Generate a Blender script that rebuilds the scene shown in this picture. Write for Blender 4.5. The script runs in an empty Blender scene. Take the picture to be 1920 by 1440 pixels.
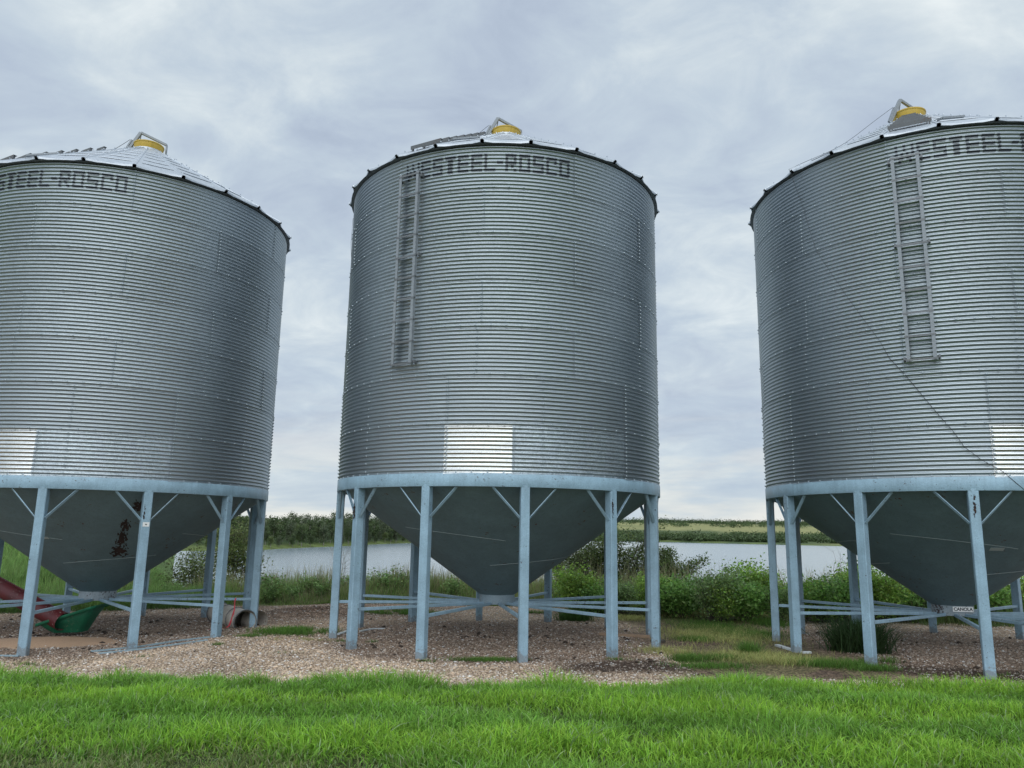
import bpy, math, random
import numpy as np
from mathutils import Vector, Matrix
rng = np.random.default_rng(7); random.seed(7)
R_ = math.radians
S = bpy.context.scene; COL = S.collection

# ------------------------------------------------------------------ camera
FPX, PITCH, ROLL, CAMZ = 1453.69, 0.19213, 0.01662, 1.79173
cF = np.array([0, math.cos(PITCH), math.sin(PITCH)]); cU0 = np.array([0, -math.sin(PITCH), math.cos(PITCH)]); cX0 = np.array([1., 0, 0])
cU = math.cos(ROLL)*cU0 - math.sin(ROLL)*cX0; cX = math.cos(ROLL)*cX0 + math.sin(ROLL)*cU0
cd = bpy.data.cameras.new('camera'); cam = bpy.data.objects.new('camera', cd); COL.objects.link(cam)
cam.matrix_world = Matrix(((cX[0], cU[0], -cF[0], 0), (cX[1], cU[1], -cF[1], 0), (cX[2], cU[2], -cF[2], CAMZ), (0, 0, 0, 1)))
cd.sensor_width = 36; cd.lens = FPX/1920*36; cd.clip_start = .1; cd.clip_end = 12000
S.camera = cam

# ------------------------------------------------------------------ light
SUN_EL, SUN_AZ = R_(46), R_(188)       # direction towards the sun: azimuth from +Y clockwise (behind the camera)
sdir = Vector((math.sin(SUN_AZ)*math.cos(SUN_EL), math.cos(SUN_AZ)*math.cos(SUN_EL), math.sin(SUN_EL)))
w = bpy.data.worlds.new('World'); S.world = w; w.use_nodes = True
nt = w.node_tree; nt.nodes.clear()
def nd(t, typ, **k):
    n = t.nodes.new(typ)
    for a, v in k.items():
        if a in n.inputs.keys(): n.inputs[a].default_value = v
        else: setattr(n, a, v)
    return n
def mathn(t, op, a, b=None, c=None):
    n = t.nodes.new('ShaderNodeMath'); n.operation = op
    for i, v in enumerate((a, b, c)):
        if v is None: continue
        if isinstance(v, (int, float)): n.inputs[i].default_value = v
        else: t.links.new(v, n.inputs[i])
    return n.outputs[0]
def ramp(t, fac, stops, interp='LINEAR'):
    n = t.nodes.new('ShaderNodeValToRGB'); n.color_ramp.interpolation = interp
    e = n.color_ramp.elements
    while len(e) < len(stops): e.new(.5)
    for q, (p, c) in zip(e, stops):
        q.position = p; q.color = (*c, 1) if len(c) == 3 else c
    if fac is not None: t.links.new(fac, n.inputs[0])
    return n.outputs[0]
def mixc(t, fac, a, b, mode='MIX'):
    n = t.nodes.new('ShaderNodeMix'); n.data_type = 'RGBA'; n.blend_type = mode
    for i, v in ((0, fac), (6, a), (7, b)):
        if isinstance(v, (int, float)): n.inputs[i].default_value = v
        elif isinstance(v, tuple): n.inputs[i].default_value = (*v, 1)[:4]
        else: t.links.new(v, n.inputs[i])
    return n.outputs[2]
def noise(t, vec, scale, detail=6, rough=.55, dist=0., dim='3D', out=0):
    n = t.nodes.new('ShaderNodeTexNoise'); n.noise_dimensions = dim
    n.inputs['Scale'].default_value = scale; n.inputs['Detail'].default_value = detail
    n.inputs['Roughness'].default_value = rough; n.inputs['Distortion'].default_value = dist
    if vec is not None: t.links.new(vec, n.inputs['Vector'])
    return n.outputs[out]
sky = nd(nt, 'ShaderNodeTexSky', sky_type='NISHITA', sun_disc=False, sun_elevation=SUN_EL, sun_rotation=SUN_AZ)
sky.air_density = 1; sky.dust_density = 2
tc = nt.nodes.new('ShaderNodeTexCoord'); sp = nt.nodes.new('ShaderNodeSeparateXYZ'); nt.links.new(tc.outputs['Generated'], sp.inputs[0])
zz = mathn(nt, 'MAXIMUM', sp.outputs[2], 0.0)
den = mathn(nt, 'ADD', zz, .30)
cb = nt.nodes.new('ShaderNodeCombineXYZ')
nt.links.new(mathn(nt, 'DIVIDE', sp.outputs[0], den), cb.inputs[0]); nt.links.new(mathn(nt, 'DIVIDE', sp.outputs[1], den), cb.inputs[1])
cb.inputs[2].default_value = 3.7
mp = nt.nodes.new('ShaderNodeMapping'); nt.links.new(cb.outputs[0], mp.inputs[0]); mp.inputs['Rotation'].default_value = (0, 0, .5); mp.inputs['Scale'].default_value = (1, 1.25, 1)
n1 = noise(nt, mp.outputs[0], 1.5, 8, .55, .35)
n2 = noise(nt, mp.outputs[0], 5.2, 7, .6, .6)
cl = mathn(nt, 'ADD', mathn(nt, 'MULTIPLY', n1, .66), mathn(nt, 'MULTIPLY', n2, .34))
# cloud deck: slate undersides, blue-grey body, pale thin places
cloud = ramp(nt, cl, [(.35, (4.1, 4.85, 6.1)), (.44, (4.95, 5.8, 7.0)), (.51, (5.7, 6.65, 7.6)), (.58, (6.9, 7.75, 8.3)), (.68, (9.0, 9.6, 9.7))])
hz = ramp(nt, sp.outputs[2], [(0.0, (1, 1, 1)), (.045, (.75, .75, .75)), (.16, (.12, .12, .12)), (.3, (0, 0, 0))])
st = nt.nodes.new('ShaderNodeMapping'); nt.links.new(tc.outputs['Generated'], st.inputs[0]); st.inputs['Scale'].default_value = (2.6, 2.6, 17)
n3 = noise(nt, st.outputs[0], 1.3, 6, .55, .3)
low = ramp(nt, n3, [(.34, (4.8, 5.8, 7.0)), (.45, (6.1, 7.0, 7.7)), (.52, (7.7, 8.1, 8.0)), (.61, (9.2, 9.2, 8.6))])
deck = mixc(nt, hz, cloud, low)
# thin cloud round the veiled sun: a wide glow
dp = nt.nodes.new('ShaderNodeVectorMath'); dp.operation = 'DOT_PRODUCT'; nt.links.new(tc.outputs['Generated'], dp.inputs[0]); dp.inputs[1].default_value = sdir
glow = mathn(nt, 'ADD', mathn(nt, 'MULTIPLY', mathn(nt, 'POWER', mathn(nt, 'MAXIMUM', dp.outputs['Value'], 0.0), 1.6), .9), 1.0)
vs = nt.nodes.new('ShaderNodeVectorMath'); vs.operation = 'SCALE'; nt.links.new(deck, vs.inputs[0]); nt.links.new(glow, vs.inputs['Scale'])
full = mixc(nt, .93, sky.outputs[0], vs.outputs[0])
bg = nt.nodes.new('ShaderNodeBackground'); bg.inputs[1].default_value = .1; nt.links.new(full, bg.inputs[0])
wo = nt.nodes.new('ShaderNodeOutputWorld'); nt.links.new(bg.outputs[0], wo.inputs[0])
sl = bpy.data.lights.new('sun', 'SUN'); sl.energy = 1.25; sl.angle = R_(65); sl.color = (1, .96, .9)
so = bpy.data.objects.new('sun', sl); COL.objects.link(so); so.rotation_euler = sdir.to_track_quat('Z', 'Y').to_euler()
S.view_settings.view_transform = 'Standard'; S.view_settings.look = 'None'; S.view_settings.exposure = 0; S.view_settings.gamma = 1
S.render.engine = 'CYCLES'

# ------------------------------------------------------------------ helpers
def ray(px, py):
    d = cF*FPX + cX*(px-960) - cU*(py-720); return d/np.linalg.norm(d)
def at(px, py, z=0.):                       # where the sight line of a photo point meets height z
    d = ray(px, py); t = (z-CAMZ)/d[2]; return np.array([d[0]*t, d[1]*t, z])
def far(px, py, dist):                      # point at ground distance dist
    d = ray(px, py); t = dist/d[1]; return np.array([d[0]*t, d[1]*t, CAMZ+d[2]*t])
def tag(o, label=None, cat=None, group=None, kind=None):
    if label: o['label'] = label
    if cat: o['category'] = cat
    if group: o['group'] = group
    if kind: o['kind'] = kind
    return o
def empty(name, loc, rz=0):
    o = bpy.data.objects.new(name, None); COL.objects.link(o); o.location = loc; o.rotation_euler = (0, 0, rz); o.empty_display_size = .3
    return o
def npmesh(name, V, F, mat, parent=None, col=None, smooth=False, mats=None, mi=None):
    """V (n,3); F (m,3|4) index array; one linked mesh object"""
    V = np.asarray(V, dtype=np.float32); F = np.asarray(F, dtype=np.int32)
    me = bpy.data.meshes.new(name); k = F.shape[1]
    me.vertices.add(len(V)); me.vertices.foreach_set('co', V.ravel())
    me.loops.add(F.size); me.loops.foreach_set('vertex_index', F.ravel())
    me.polygons.add(len(F)); me.polygons.foreach_set('loop_start', np.arange(0, F.size, k, dtype=np.int32)); me.polygons.foreach_set('loop_total', np.full(len(F), k, dtype=np.int32))
    if smooth: me.polygons.foreach_set('use_smooth', np.ones(len(F), bool))
    for m in (mats or [mat]): me.materials.append(m)
    if mi is not None: me.polygons.foreach_set('material_index', np.asarray(mi, dtype=np.int32))
    if col is not None:
        a = me.color_attributes.new('col', 'FLOAT_COLOR', 'POINT'); c = np.ones((len(V), 4), np.float32); c[:, :3] = col; a.data.foreach_set('color', c.ravel())
    me.update(); me.validate()
    o = bpy.data.objects.new(name, me); COL.objects.link(o)
    if parent: o.parent = parent
    return o
class MB:                                   # collects shapes for ONE mesh
    def __init__(s): s.v = []; s.f = []
    def add(s, v, f):
        b = len(s.v); s.v += [tuple(map(float, p)) for p in v]; s.f += [tuple(i+b for i in q) for q in f]
    def frame(s, O, X, Y, Z, bev=0):        # box centred at O with half vectors X, Y, Z
        O, X, Y, Z = map(np.array, (O, X, Y, Z))
        if bev <= 0:
            v = [O+a*X+b*Y+c*Z for c in (-1, 1) for b in (-1, 1) for a in (-1, 1)]
            s.add(v, [(0, 2, 3, 1), (4, 5, 7, 6), (0, 1, 5, 4), (2, 6, 7, 3), (0, 4, 6, 2), (1, 3, 7, 5)])
        else:                               # edges along Z rounded off
            lx, ly = np.linalg.norm(X), np.linalg.norm(Y); a, b = 1-bev/lx, 1-bev/ly
            ring = [(a, -1), (1, -b), (1, b), (a, 1), (-a, 1), (-1, b), (-1, -b), (-a, -1)]
            v = [O+p*X+q*Y-Z for p, q in ring]+[O+p*X+q*Y+Z for p, q in ring]
            s.add(v, [(i, (i+1) % 8, (i+1) % 8+8, i+8) for i in range(8)]+[tuple(range(7, -1, -1)), tuple(range(8, 16))])
    def bar(s, p, q, wd, ht, up=(0, 0, 1), bev=0):
        p, q = np.array(p, float), np.array(q, float); d = q-p; L = np.linalg.norm(d); d = d/L
        u = np.array(up, float); x = np.cross(d, u); n = np.linalg.norm(x)
        if n < 1e-3: x = np.cross(d, (1, 0, 0)); n = np.linalg.norm(x)
        x /= n; y = np.cross(x, d); s.frame((p+q)/2, x*wd/2, y*ht/2, d*L/2, bev)
    def tube(s, pts, rad, n=8, cap=True):
        pts = [np.array(p, float) for p in pts]; rad = [rad]*len(pts) if np.isscalar(rad) else rad; V = []
        for i, p in enumerate(pts):
            d = pts[min(i+1, len(pts)-1)]-pts[max(i-1, 0)]; d = d/(np.linalg.norm(d)+1e-9)
            a = np.cross(d, (0, 0, 1)) if abs(d[2]) < .95 else np.cross(d, (1, 0, 0)); a /= np.linalg.norm(a); b = np.cross(d, a)
            V += [p+rad[i]*(math.cos(2*math.pi*k/n)*a+math.sin(2*math.pi*k/n)*b) for k in range(n)]
        F = [(i*n+k, i*n+(k+1) % n, (i+1)*n+(k+1) % n, (i+1)*n+k) for i in range(len(pts)-1) for k in range(n)]
        if cap: F += [tuple(range(n-1, -1, -1)), tuple(range((len(pts)-1)*n, len(pts)*n))]
        s.add(V, F)
    def lathe(s, prof, n=48, a0=0, a1=2*math.pi):
        full_ = abs(a1-a0-2*math.pi) < 1e-6; m = n if full_ else n+1; V = []
        for r, z in prof:
            V += [(r*math.sin(a0+(a1-a0)*k/n), -r*math.cos(a0+(a1-a0)*k/n), z) for k in range(m)]
        F = [(i*m+k, i*m+(k+1) % m, (i+1)*m+(k+1) % m, (i+1)*m+k) for i in range(len(prof)-1) for k in range(n)]
        s.add(V, F)
    def build(s, name, mat, parent=None, smooth=False):
        me = bpy.data.meshes.new(name); me.from_pydata(s.v, [], s.f); me.materials.append(mat); me.update()
        if smooth:
            me.polygons.foreach_set('use_smooth', np.ones(len(me.polygons), bool)); me.set_sharp_from_angle(angle=R_(38))
        o = bpy.data.objects.new(name, me); COL.objects.link(o)
        if parent: o.parent = parent
        return o
def copy_tree(o, parent=None, top=True):
    c = o.copy(); COL.objects.link(c)
    if parent: c.parent = parent
    for ch in list(o.children): copy_tree(ch, c, False)
    return c
_g = {}
def vn(x, y, seed):                          # value noise, 0..1
    if seed not in _g: _g[seed] = np.random.default_rng(seed).random((256, 256))
    G = _g[seed]; xi = np.floor(x).astype(int); yi = np.floor(y).astype(int); fx = x-xi; fy = y-yi
    fx = fx*fx*(3-2*fx); fy = fy*fy*(3-2*fy); a = xi % 256; b = yi % 256; a1 = (xi+1) % 256; b1 = (yi+1) % 256
    return (G[a, b]*(1-fx)+G[a1, b]*fx)*(1-fy)+(G[a, b1]*(1-fx)+G[a1, b1]*fx)*fy
def fbm(x, y, s, seed, o=4):
    x = np.asarray(x, float)/s; y = np.asarray(y, float)/s; t = 0; amp = .5; n = 0
    for i in range(o): t = t+amp*vn(x*2**i+17*i, y*2**i-9*i, seed+i); n += amp; amp *= .5
    return t/n
def sst(a, b, x): t = np.clip((x-a)/(b-a), 0, 1); return t*t*(3-2*t)

# ------------------------------------------------------------------ materials
def mat(name, base=(.5, .5, .5), rough=.6, metal=0., spec=.5):
    m = bpy.data.materials.new(name); m.use_nodes = True; t = m.node_tree; b = t.nodes['Principled BSDF']
    b.inputs['Base Color'].default_value = (*base, 1); b.inputs['Roughness'].default_value = rough; b.inputs['Metallic'].default_value = metal
    b.inputs['Specular IOR Level'].default_value = spec
    return m, t, b
def objco(t):
    c = t.nodes.new('ShaderNodeTexCoord'); return c.outputs['Object']
def geo(t):
    return t.nodes.new('ShaderNodeNewGeometry').outputs['Position']
def bump(t, b, h, strength=.3, dist=.01):
    n = t.nodes.new('ShaderNodeBump'); n.inputs['Strength'].default_value = strength; n.inputs['Distance'].default_value = dist
    t.links.new(h, n.inputs['Height']); t.links.new(n.outputs[0], b.inputs['Normal'])
def galv(name, lo, hi, rlo, rhi, metal=.9, spangle=55, usecol=False):
    m, t, b = mat(name, hi, rlo, metal); oc = objco(t)
    v = t.nodes.new('ShaderNodeTexVoronoi'); v.inputs['Scale'].default_value = spangle; t.links.new(oc, v.inputs['Vector'])
    sc = t.nodes.new('ShaderNodeSeparateColor'); t.links.new(v.outputs['Color'], sc.inputs[0])
    nz = noise(t, oc, 1.4, 6, .6)
    f = mathn(t, 'ADD', mathn(t, 'MULTIPLY', sc.outputs[0], .55), mathn(t, 'MULTIPLY', nz, .6))
    if usecol:
        a = t.nodes.new('ShaderNodeAttribute'); a.attribute_name = 'col'; sc2 = t.nodes.new('ShaderNodeSeparateColor'); t.links.new(a.outputs['Color'], sc2.inputs[0])
        # r: brightness of the sheet, g: spangle strength
        f2 = mathn(t, 'ADD', mathn(t, 'MULTIPLY', mathn(t, 'SUBTRACT', f, .55), sc2.outputs[1]), .5)
        c = ramp(t, f2, [(0., lo), (1., hi)])
        mm = t.nodes.new('ShaderNodeVectorMath'); mm.operation = 'SCALE'; t.links.new(c, mm.inputs[0]); t.links.new(sc2.outputs[0], mm.inputs['Scale']); c = mm.outputs[0]
        t.links.new(c, b.inputs['Base Color'])
        t.links.new(mathn(t, 'ADD', mathn(t, 'MULTIPLY', f2, rhi-rlo), rlo), b.inputs['Roughness'])
    else:
        t.links.new(ramp(t, f, [(.1, lo), (.9, hi)]), b.inputs['Base Color'])
        t.links.new(mathn(t, 'ADD', mathn(t, 'MULTIPLY', f, rhi-rlo), rlo), b.inputs['Roughness'])
    return m
def paint(name, base, chips=.5, rough=.45, rust=(.10, .045, .03), grime=.25, cs=26):
    m, t, b = mat(name, base, rough); oc = objco(t)
    n_ = noise(t, oc, 3.0, 6, .65); dark = tuple(c*(1-grime) for c in base)
    c = mixc(t, ramp(t, n_, [(.35, (1, 1, 1)), (.65, (0, 0, 0))]), base, dark)
    ms = t.nodes.new('ShaderNodeMapping'); ms.inputs['Scale'].default_value = (16, 16, .9); t.links.new(oc, ms.inputs[0])
    c = mixc(t, mathn(t, 'MULTIPLY', ramp(t, noise(t, ms.outputs[0], 1.0, 4, .6), [(.5, (0, 0, 0)), (.7, (1, 1, 1))]), .4), c, tuple(q*.62 for q in base))
    so_ = t.nodes.new('ShaderNodeSeparateXYZ'); t.links.new(oc, so_.inputs[0])
    dirt = mathn(t, 'GREATER_THAN', mathn(t, 'SUBTRACT', mathn(t, 'MULTIPLY', noise(t, oc, 22, 5, .7), .62), so_.outputs[2]), .20)
    if name == 'blue_grey_paint': c = mixc(t, mathn(t, 'MULTIPLY', dirt, .5), c, (.16, .12, .09))
    fine = noise(t, oc, 60, 3, .6); c = mixc(t, .12, c, ramp(t, fine, [(.3, (0, 0, 0)), (.7, (1, 1, 1))]), 'OVERLAY')
    k = mathn(t, 'MULTIPLY', noise(t, oc, cs, 5, .7), mathn(t, 'ADD', noise(t, oc, 2.2, 2, .5), .5))
    chip = ramp(t, k, [(.70-.06*chips, (0, 0, 0)), (.72-.06*chips, (1, 1, 1))])
    c = mixc(t, chip, c, rust); t.links.new(c, b.inputs['Base Color'])
    t.links.new(mathn(t, 'ADD', mathn(t, 'MULTIPLY', n_, .25), rough-.1), b.inputs['Roughness'])
    bump(t, b, n_, .15, .01)
    return m
def leafmat(name, tint=(1, 1, 1), trans=.3, rough=.55):
    m = bpy.data.materials.new(name); m.use_nodes = True; t = m.node_tree; t.nodes.clear()
    a = t.nodes.new('ShaderNodeAttribute'); a.attribute_name = 'col'
    g = noise(t, geo(t), .9, 3, .6)
    mm = t.nodes.new('ShaderNodeVectorMath'); mm.operation = 'SCALE'; t.links.new(a.outputs['Color'], mm.inputs[0])
    t.links.new(mathn(t, 'ADD', mathn(t, 'MULTIPLY', g, .7), .65), mm.inputs['Scale']); c = mixc(t, 1.0, mm.outputs[0], tint, 'MULTIPLY')
    p = t.nodes.new('ShaderNodeBsdfPrincipled'); t.links.new(c, p.inputs['Base Color']); p.inputs['Roughness'].default_value = rough; p.inputs['Specular IOR Level'].default_value = .3
    tr = t.nodes.new('ShaderNodeBsdfTranslucent'); t.links.new(c, tr.inputs[0])
    mx = t.nodes.new('ShaderNodeMixShader'); mx.inputs[0].default_value = trans; t.links.new(p.outputs[0], mx.inputs[1]); t.links.new(tr.outputs[0], mx.inputs[2])
    o = t.nodes.new('ShaderNodeOutputMaterial'); t.links.new(mx.outputs[0], o.inputs[0]); return m
M = {}
M['wall'] = galv('galvanised_wall', (.265, .305, .335), (.485, .54, .58), .35, .46, .93, 60, True)
M['panel'] = galv('new_galvanised', (.64, .66, .67), (.74, .76, .77), .20, .26, 1., 25)
M['roof'] = galv('roof_steel', (.42, .46, .50), (.58, .62, .67), .40, .52, .75, 30)
M['ladder'] = galv('ladder_steel', (.19, .21, .23), (.32, .35, .38), .5, .65, .35, 80)
M['dark_steel'] = galv('dark_steel', (.10, .11, .12), (.22, .23, .24), .45, .6, .6, 80)
M['step'] = paint('step_steel', (.13, .14, .15), .2, .6)
M['paint'] = paint('blue_grey_paint', (.31, .465, .575), .1, .42, rust=(.07, .06, .06))
M['strip'] = paint('blue_strip_paint', (.34, .46, .52), .3, .5)
M['cone'] = paint('shaded_cone_paint', (.15, .235, .27), .1, .55, grime=.2, cs=14)  # blue-grey of the legs, darkened so the colour carries the cone's shade
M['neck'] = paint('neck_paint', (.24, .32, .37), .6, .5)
M['neck_peel'] = paint('peeling_neck_paint', (.30, .36, .40), 2.6, .5, rust=(.05, .035, .035))
M['yellow'] = paint('yellow_lid', (.62, .42, .06), .5, .45, rust=(.20, .14, .06), grime=.15)
M['ink'] = mat('black_ink', (.032, .037, .045), .6)[0]
M['fade'] = galv('worn_ink', (.22, .26, .28), (.48, .53, .56), .38, .5, .9, 90)
M['rust'] = paint('rust', (.045, .028, .025), 0, .9, grime=.5)
M['weld'] = mat('weld_line', (.36, .42, .43), .6)[0]
M['white'] = mat('white_decal', (.78, .79, .78), .5)[0]
M['cord'] = mat('black_cord', (.03, .03, .035), .7)[0]
M['red'] = paint('red_tube', (.12, .012, .016), 1.0, .5, rust=(.26, .20, .18), grime=.45)
M['green'] = paint('green_plastic', (.008, .17, .09), .5, .5, rust=(.10, .16, .11), grime=.4)
M['ribbon'] = mat('red_ribbon', (.62, .08, .10), .5)[0]
M['wood'] = paint('weathered_wood', (.40, .28, .19), .2, .8)
M['pipe'] = paint('grey_duct', (.58, .54, .48), .3, .7, grime=.4)
M['whitesteel'] = paint('white_strip', (.62, .66, .68), .8, .5)
M['bark'] = paint('bark', (.12, .10, .08), 0, .9, grime=.5)
M['palebark'] = paint('pale_bark', (.30, .28, .25), 0, .9, grime=.5)
M['leaf'] = leafmat('leaf'); M['blade'] = leafmat('blade', trans=.35, rough=.5); M['stone'] = leafmat('stone', trans=.0, rough=.85)

# ------------------------------------------------------------------ bins
TH, RB, ZK = .75823, 2.9, 2.670; P_ = TH/12; AMP = .0112
CTR = {'middle': (-.20334, 14.41053, 0.), 'left': (-7.69564, 15.03876, -.104), 'right': (7.48841, 13.53074, .014)}
ZE = ZK+7*TH; RE, SLOPE = 3.0, R_(30.6)
def cyl(a, r, z): a = R_(a); return np.array([r*math.sin(a), -r*math.cos(a), z])
def rad(z): return RB+AMP*math.cos(2*math.pi*(z-ZK)/P_)
def sheet(Vs, Fs, Cs, t, a0, a1, bright, spang, zlo=None):
    """one corrugated curved sheet between angles a0..a1 (deg) of tier t"""
    z0 = ZK+t*TH-(P_*.35 if t else 0); z1 = ZK+(t+1)*TH; nz = 12*8+3; na = max(2, int(round((a1-a0)/2)))
    Z = np.linspace(z0, z1, nz)[:, None]; A = np.radians(np.linspace(a0, a1+.7, na+1))[None, :]
    u = np.linspace(0, 1, nz)[:, None]; v = np.linspace(0, 1, na+1)[None, :]
    Rr = RB+AMP*np.cos(2*np.pi*(Z-ZK)/P_)+.005*np.exp(-u*18)+.004*np.exp(-v*6)+0*A
    V = np.stack([Rr*np.sin(A), -Rr*np.cos(A), Z+0*A], -1).reshape(-1, 3); m = na+1
    i = np.arange(nz-1)[:, None]*m; k = np.arange(na)[None, :]; F = np.stack([i+k, i+k+1, i+k+1+m, i+k+m], -1).reshape(-1, 4)
    b = sum(len(q) for q in Vs); Vs.append(V); Fs.append(F+b); c = np.zeros((len(V), 3)); c[:, 0] = bright; c[:, 1] = spang; Cs.append(c)
def bolts(mb, pts, r=.0155, h=.014):
    for a, z in pts:
        c = cyl(a, rad(z)+.001, z); n = cyl(a, 1, 0); tx = np.array([-n[1], n[0], 0]); tz = np.array([0, 0, 1.]); V = []
        for rr, hh in ((r, 0), (r*.9, h*.7), (r*.45, h)):
            V += [c+n*hh+rr*(math.cos(k*math.pi/3)*tx+math.sin(k*math.pi/3)*tz) for k in range(6)]
        mb.add(V, [(j*6+k, j*6+(k+1) % 6, (j+1)*6+(k+1) % 6, (j+1)*6+k) for j in (0, 1) for k in range(6)]+[tuple(range(12, 18))])
SEAM = {0: -16, 1: -16, 2: 23.5, 3: -6.2, 4: 23.5, 5: -6.2, 6: 23.5}
def make_bin():
    root = empty('grain_bin', (0, 0, 0))
    r2 = np.random.default_rng(3); Vs, Fs, Cs = [], [], []
    bp = []
    for t in range(7):
        for s in range(6):
            a0 = SEAM[t]+60*s; a1 = a0+60; b = r2.uniform(.93, 1.07); g = r2.choice([.25, .45, .9])
            if t in (5, 4, 3): g = .9
            if t == 6: g = .25; b *= 1.0
            if t == 0 and s == 0:
                a0 = 4.4; b, g = 1.1, 1.5
            sheet(Vs, Fs, Cs, t, a0, a1, b, g)
            for k in range(1, 12): bp.append((a0+.55, ZK+t*TH+k*P_))
            if t < 3:
                for k in range(1, 12, 2): bp.append((a0+29.7 if not (t == 0 and s == 0) else 13.7, ZK+t*TH+k*P_))
        for k in range(76): bp.append((k*360/76+2, ZK+t*TH+(P_*.0 if t else .022)))
    for k in range(1, 12): bp.append((-16+.5, ZK+k*P_))
    V = np.concatenate(Vs); F = np.concatenate(Fs); C = np.concatenate(Cs)
    mb = MB(); bolts(mb, bp); bv = np.array(mb.v)
    q = [f for f in mb.f if len(f) == 4]; h = [f for f in mb.f if len(f) == 6]
    h4 = [(f[0], f[1], f[2], f[3]) for f in h]+[(f[0], f[3], f[4], f[5]) for f in h]
    F = np.concatenate([F, np.array(q+h4)+len(V)]); C = np.concatenate([C, np.tile([1.15, .2, 0], (len(bv), 1))]); V = np.concatenate([V, bv])
    npmesh('wall', V, F, M['wall'], root, C, smooth=True)
    Vs, Fs, Cs = [], [], []; sheet(Vs, Fs, Cs, 0, -16, 4.4, 1, .2)
    o = npmesh('wall_panel', Vs[0], Fs[0], M['panel'], root, Cs[0], smooth=True); o['label'] = 'bright shiny new sheet low in the corrugated wall'
    # ring beam
    mb = MB(); zb = ZK-.184
    mb.lathe([(RB-.012, ZK+.010), (RB+.014, ZK+.010), (RB+.017, ZK+.006), (RB+.017, zb+.006), (RB+.014, zb), (RB-.06, zb), (RB-.06, zb+.008), (RB+.006, zb+.010), (RB+.006, ZK+.004), (RB-.012, ZK+.004)], 144)
    mb.build('ring_beam', M['paint'], root, True)
    # hopper cone, weld seams
    cr0, cz0, cr1, cz1 = RB-.03, zb+.05, .316, .745
    def cone(a, s, off=0.):
        r = cr0+(cr1-cr0)*s; z = cz0+(cz1-cz0)*s; n = np.array([cz0-cz1, -(cr0-cr1)]); n = n/np.linalg.norm(n)
        return cyl(a, r+n[0]*off, z+n[1]*off)
    make_bin.cone = cone
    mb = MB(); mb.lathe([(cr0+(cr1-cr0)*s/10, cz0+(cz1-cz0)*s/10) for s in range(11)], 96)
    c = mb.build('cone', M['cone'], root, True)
    mb = MB()
    for a0, a1, s0, s1 in ((-52, 5, .36, .47), (-6, 70, .70, .62), (70, 150, .40, .46), (150, 290, .5, .42), (-150, -70, .68, .62)):
        n = int((a1-a0)/2); mb = MB(); mb.tube([cone(a0+(a1-a0)*i/n, s0+(s1-s0)*i/n, .001) for i in range(n+1)], .0035, 5); mb.build('weld_seam', M['weld'], c, True)
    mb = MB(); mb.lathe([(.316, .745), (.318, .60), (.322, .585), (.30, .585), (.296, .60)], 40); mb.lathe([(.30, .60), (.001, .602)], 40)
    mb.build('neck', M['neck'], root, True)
    # legs with braces, tie rods
    LW = .134; ro = RB+.0155
    for k in range(12):
        a = 8.5+30*k; n = cyl(a, 1, 0); tx = np.array([-n[1], n[0], 0]); zt = zb-.001; mb = MB()
        z0 = -.12
        # folded channel, open towards the bin
        c0 = n*(ro-LW/2)
        mb.frame(c0+[0, 0, (z0+zt)/2], tx*LW/2, n*LW/2, [0, 0, (zt-z0)/2], .009)
        # V tongue lapping down from the ring
        A_ = n*(ro+.0025); mb.add([A_-tx*.042+[0, 0, zt+.03], A_+tx*.042+[0, 0, zt+.03], A_+[0, 0, zt-.052], A_-tx*.042+[0, 0, zt+.03]-n*.006, A_+tx*.042+[0, 0, zt+.03]-n*.006, A_+[0, 0, zt-.052]-n*.006],
                                  [(0, 2, 1), (0, 3, 5, 2), (2, 5, 4, 1), (0, 1, 4, 3)])
        lg = mb.build('leg', M['paint'], root, True)
        for s in (-1, 1):
            mb = MB(); p = n*(ro-.05)+tx*s*(LW/2+.004)+[0, 0, zt-.45]; aa = a+s*9.6; q = cyl(aa, ro-.045, zt-.004)
            mb.bar(p, q, .010, .042, up=np.cross(q-p, tx*s+[0, 0, .9]), bev=0); d = (q-p)/np.linalg.norm(q-p)
            mb.bar(p-n*.018, q-n*.018, .034, .006, up=np.cross(q-p, n)); mb.build('brace', M['paint'], lg)
        mb = MB(); aa = a; mb.bar(cyl(aa, .20, .597), cyl(aa, ro-LW-.001, .60), .048, .048, bev=.005); mb.build('tie_rod', M['paint'], root)
    # roof
    rise = (RE-.30)*math.tan(SLOPE); mb = MB()
    for k in range(24):
        a0, a1 = 8.5+15*k+.55, 8.5+15*(k+1)-.55; rows = []; n = 9
        for r in np.linspace(RE, .30, 10):
            f = (r-.3)/(RE-.3); z = ZE+.012+rise*(1-f); row = []
            for j in range(n+1):
                u = j/n; sag = math.sin(math.pi*u); rr = r-(.045*f)*sag if r == RE else r
                row.append(cyl(a0+(a1-a0)*u, rr*math.cos(R_(7.5))/math.cos(R_(7.5)*(2*u-1)), z-.004*sag*f))
            rows.append(row)
        lip = [[p+np.array([0, 0, -.034]) for p in rows[0]], [p*np.array([.993, .993, 1])+np.array([0, 0, -.036]) for p in rows[0]]]
        rows = [lip[1], lip[0]]+rows; V = [p for r_ in rows for p in r_]; m = n+1
        mb.add(V, [(i*m+j, i*m+j+1, (i+1)*m+j+1, (i+1)*m+j) for i in range(len(rows)-1) for j in range(n)])
        # pressed cross ribs on the sheet
        for f in (.86, .70, .54, .40, .28):
            r = .3+(RE-.3)*f; z = ZE+.014+rise*(1-f); mb.bar(cyl(a0+1.2, r*.999, z), cyl(a1-1.2, r*.999, z), .022, .009, up=(0, 0, 1))
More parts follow.
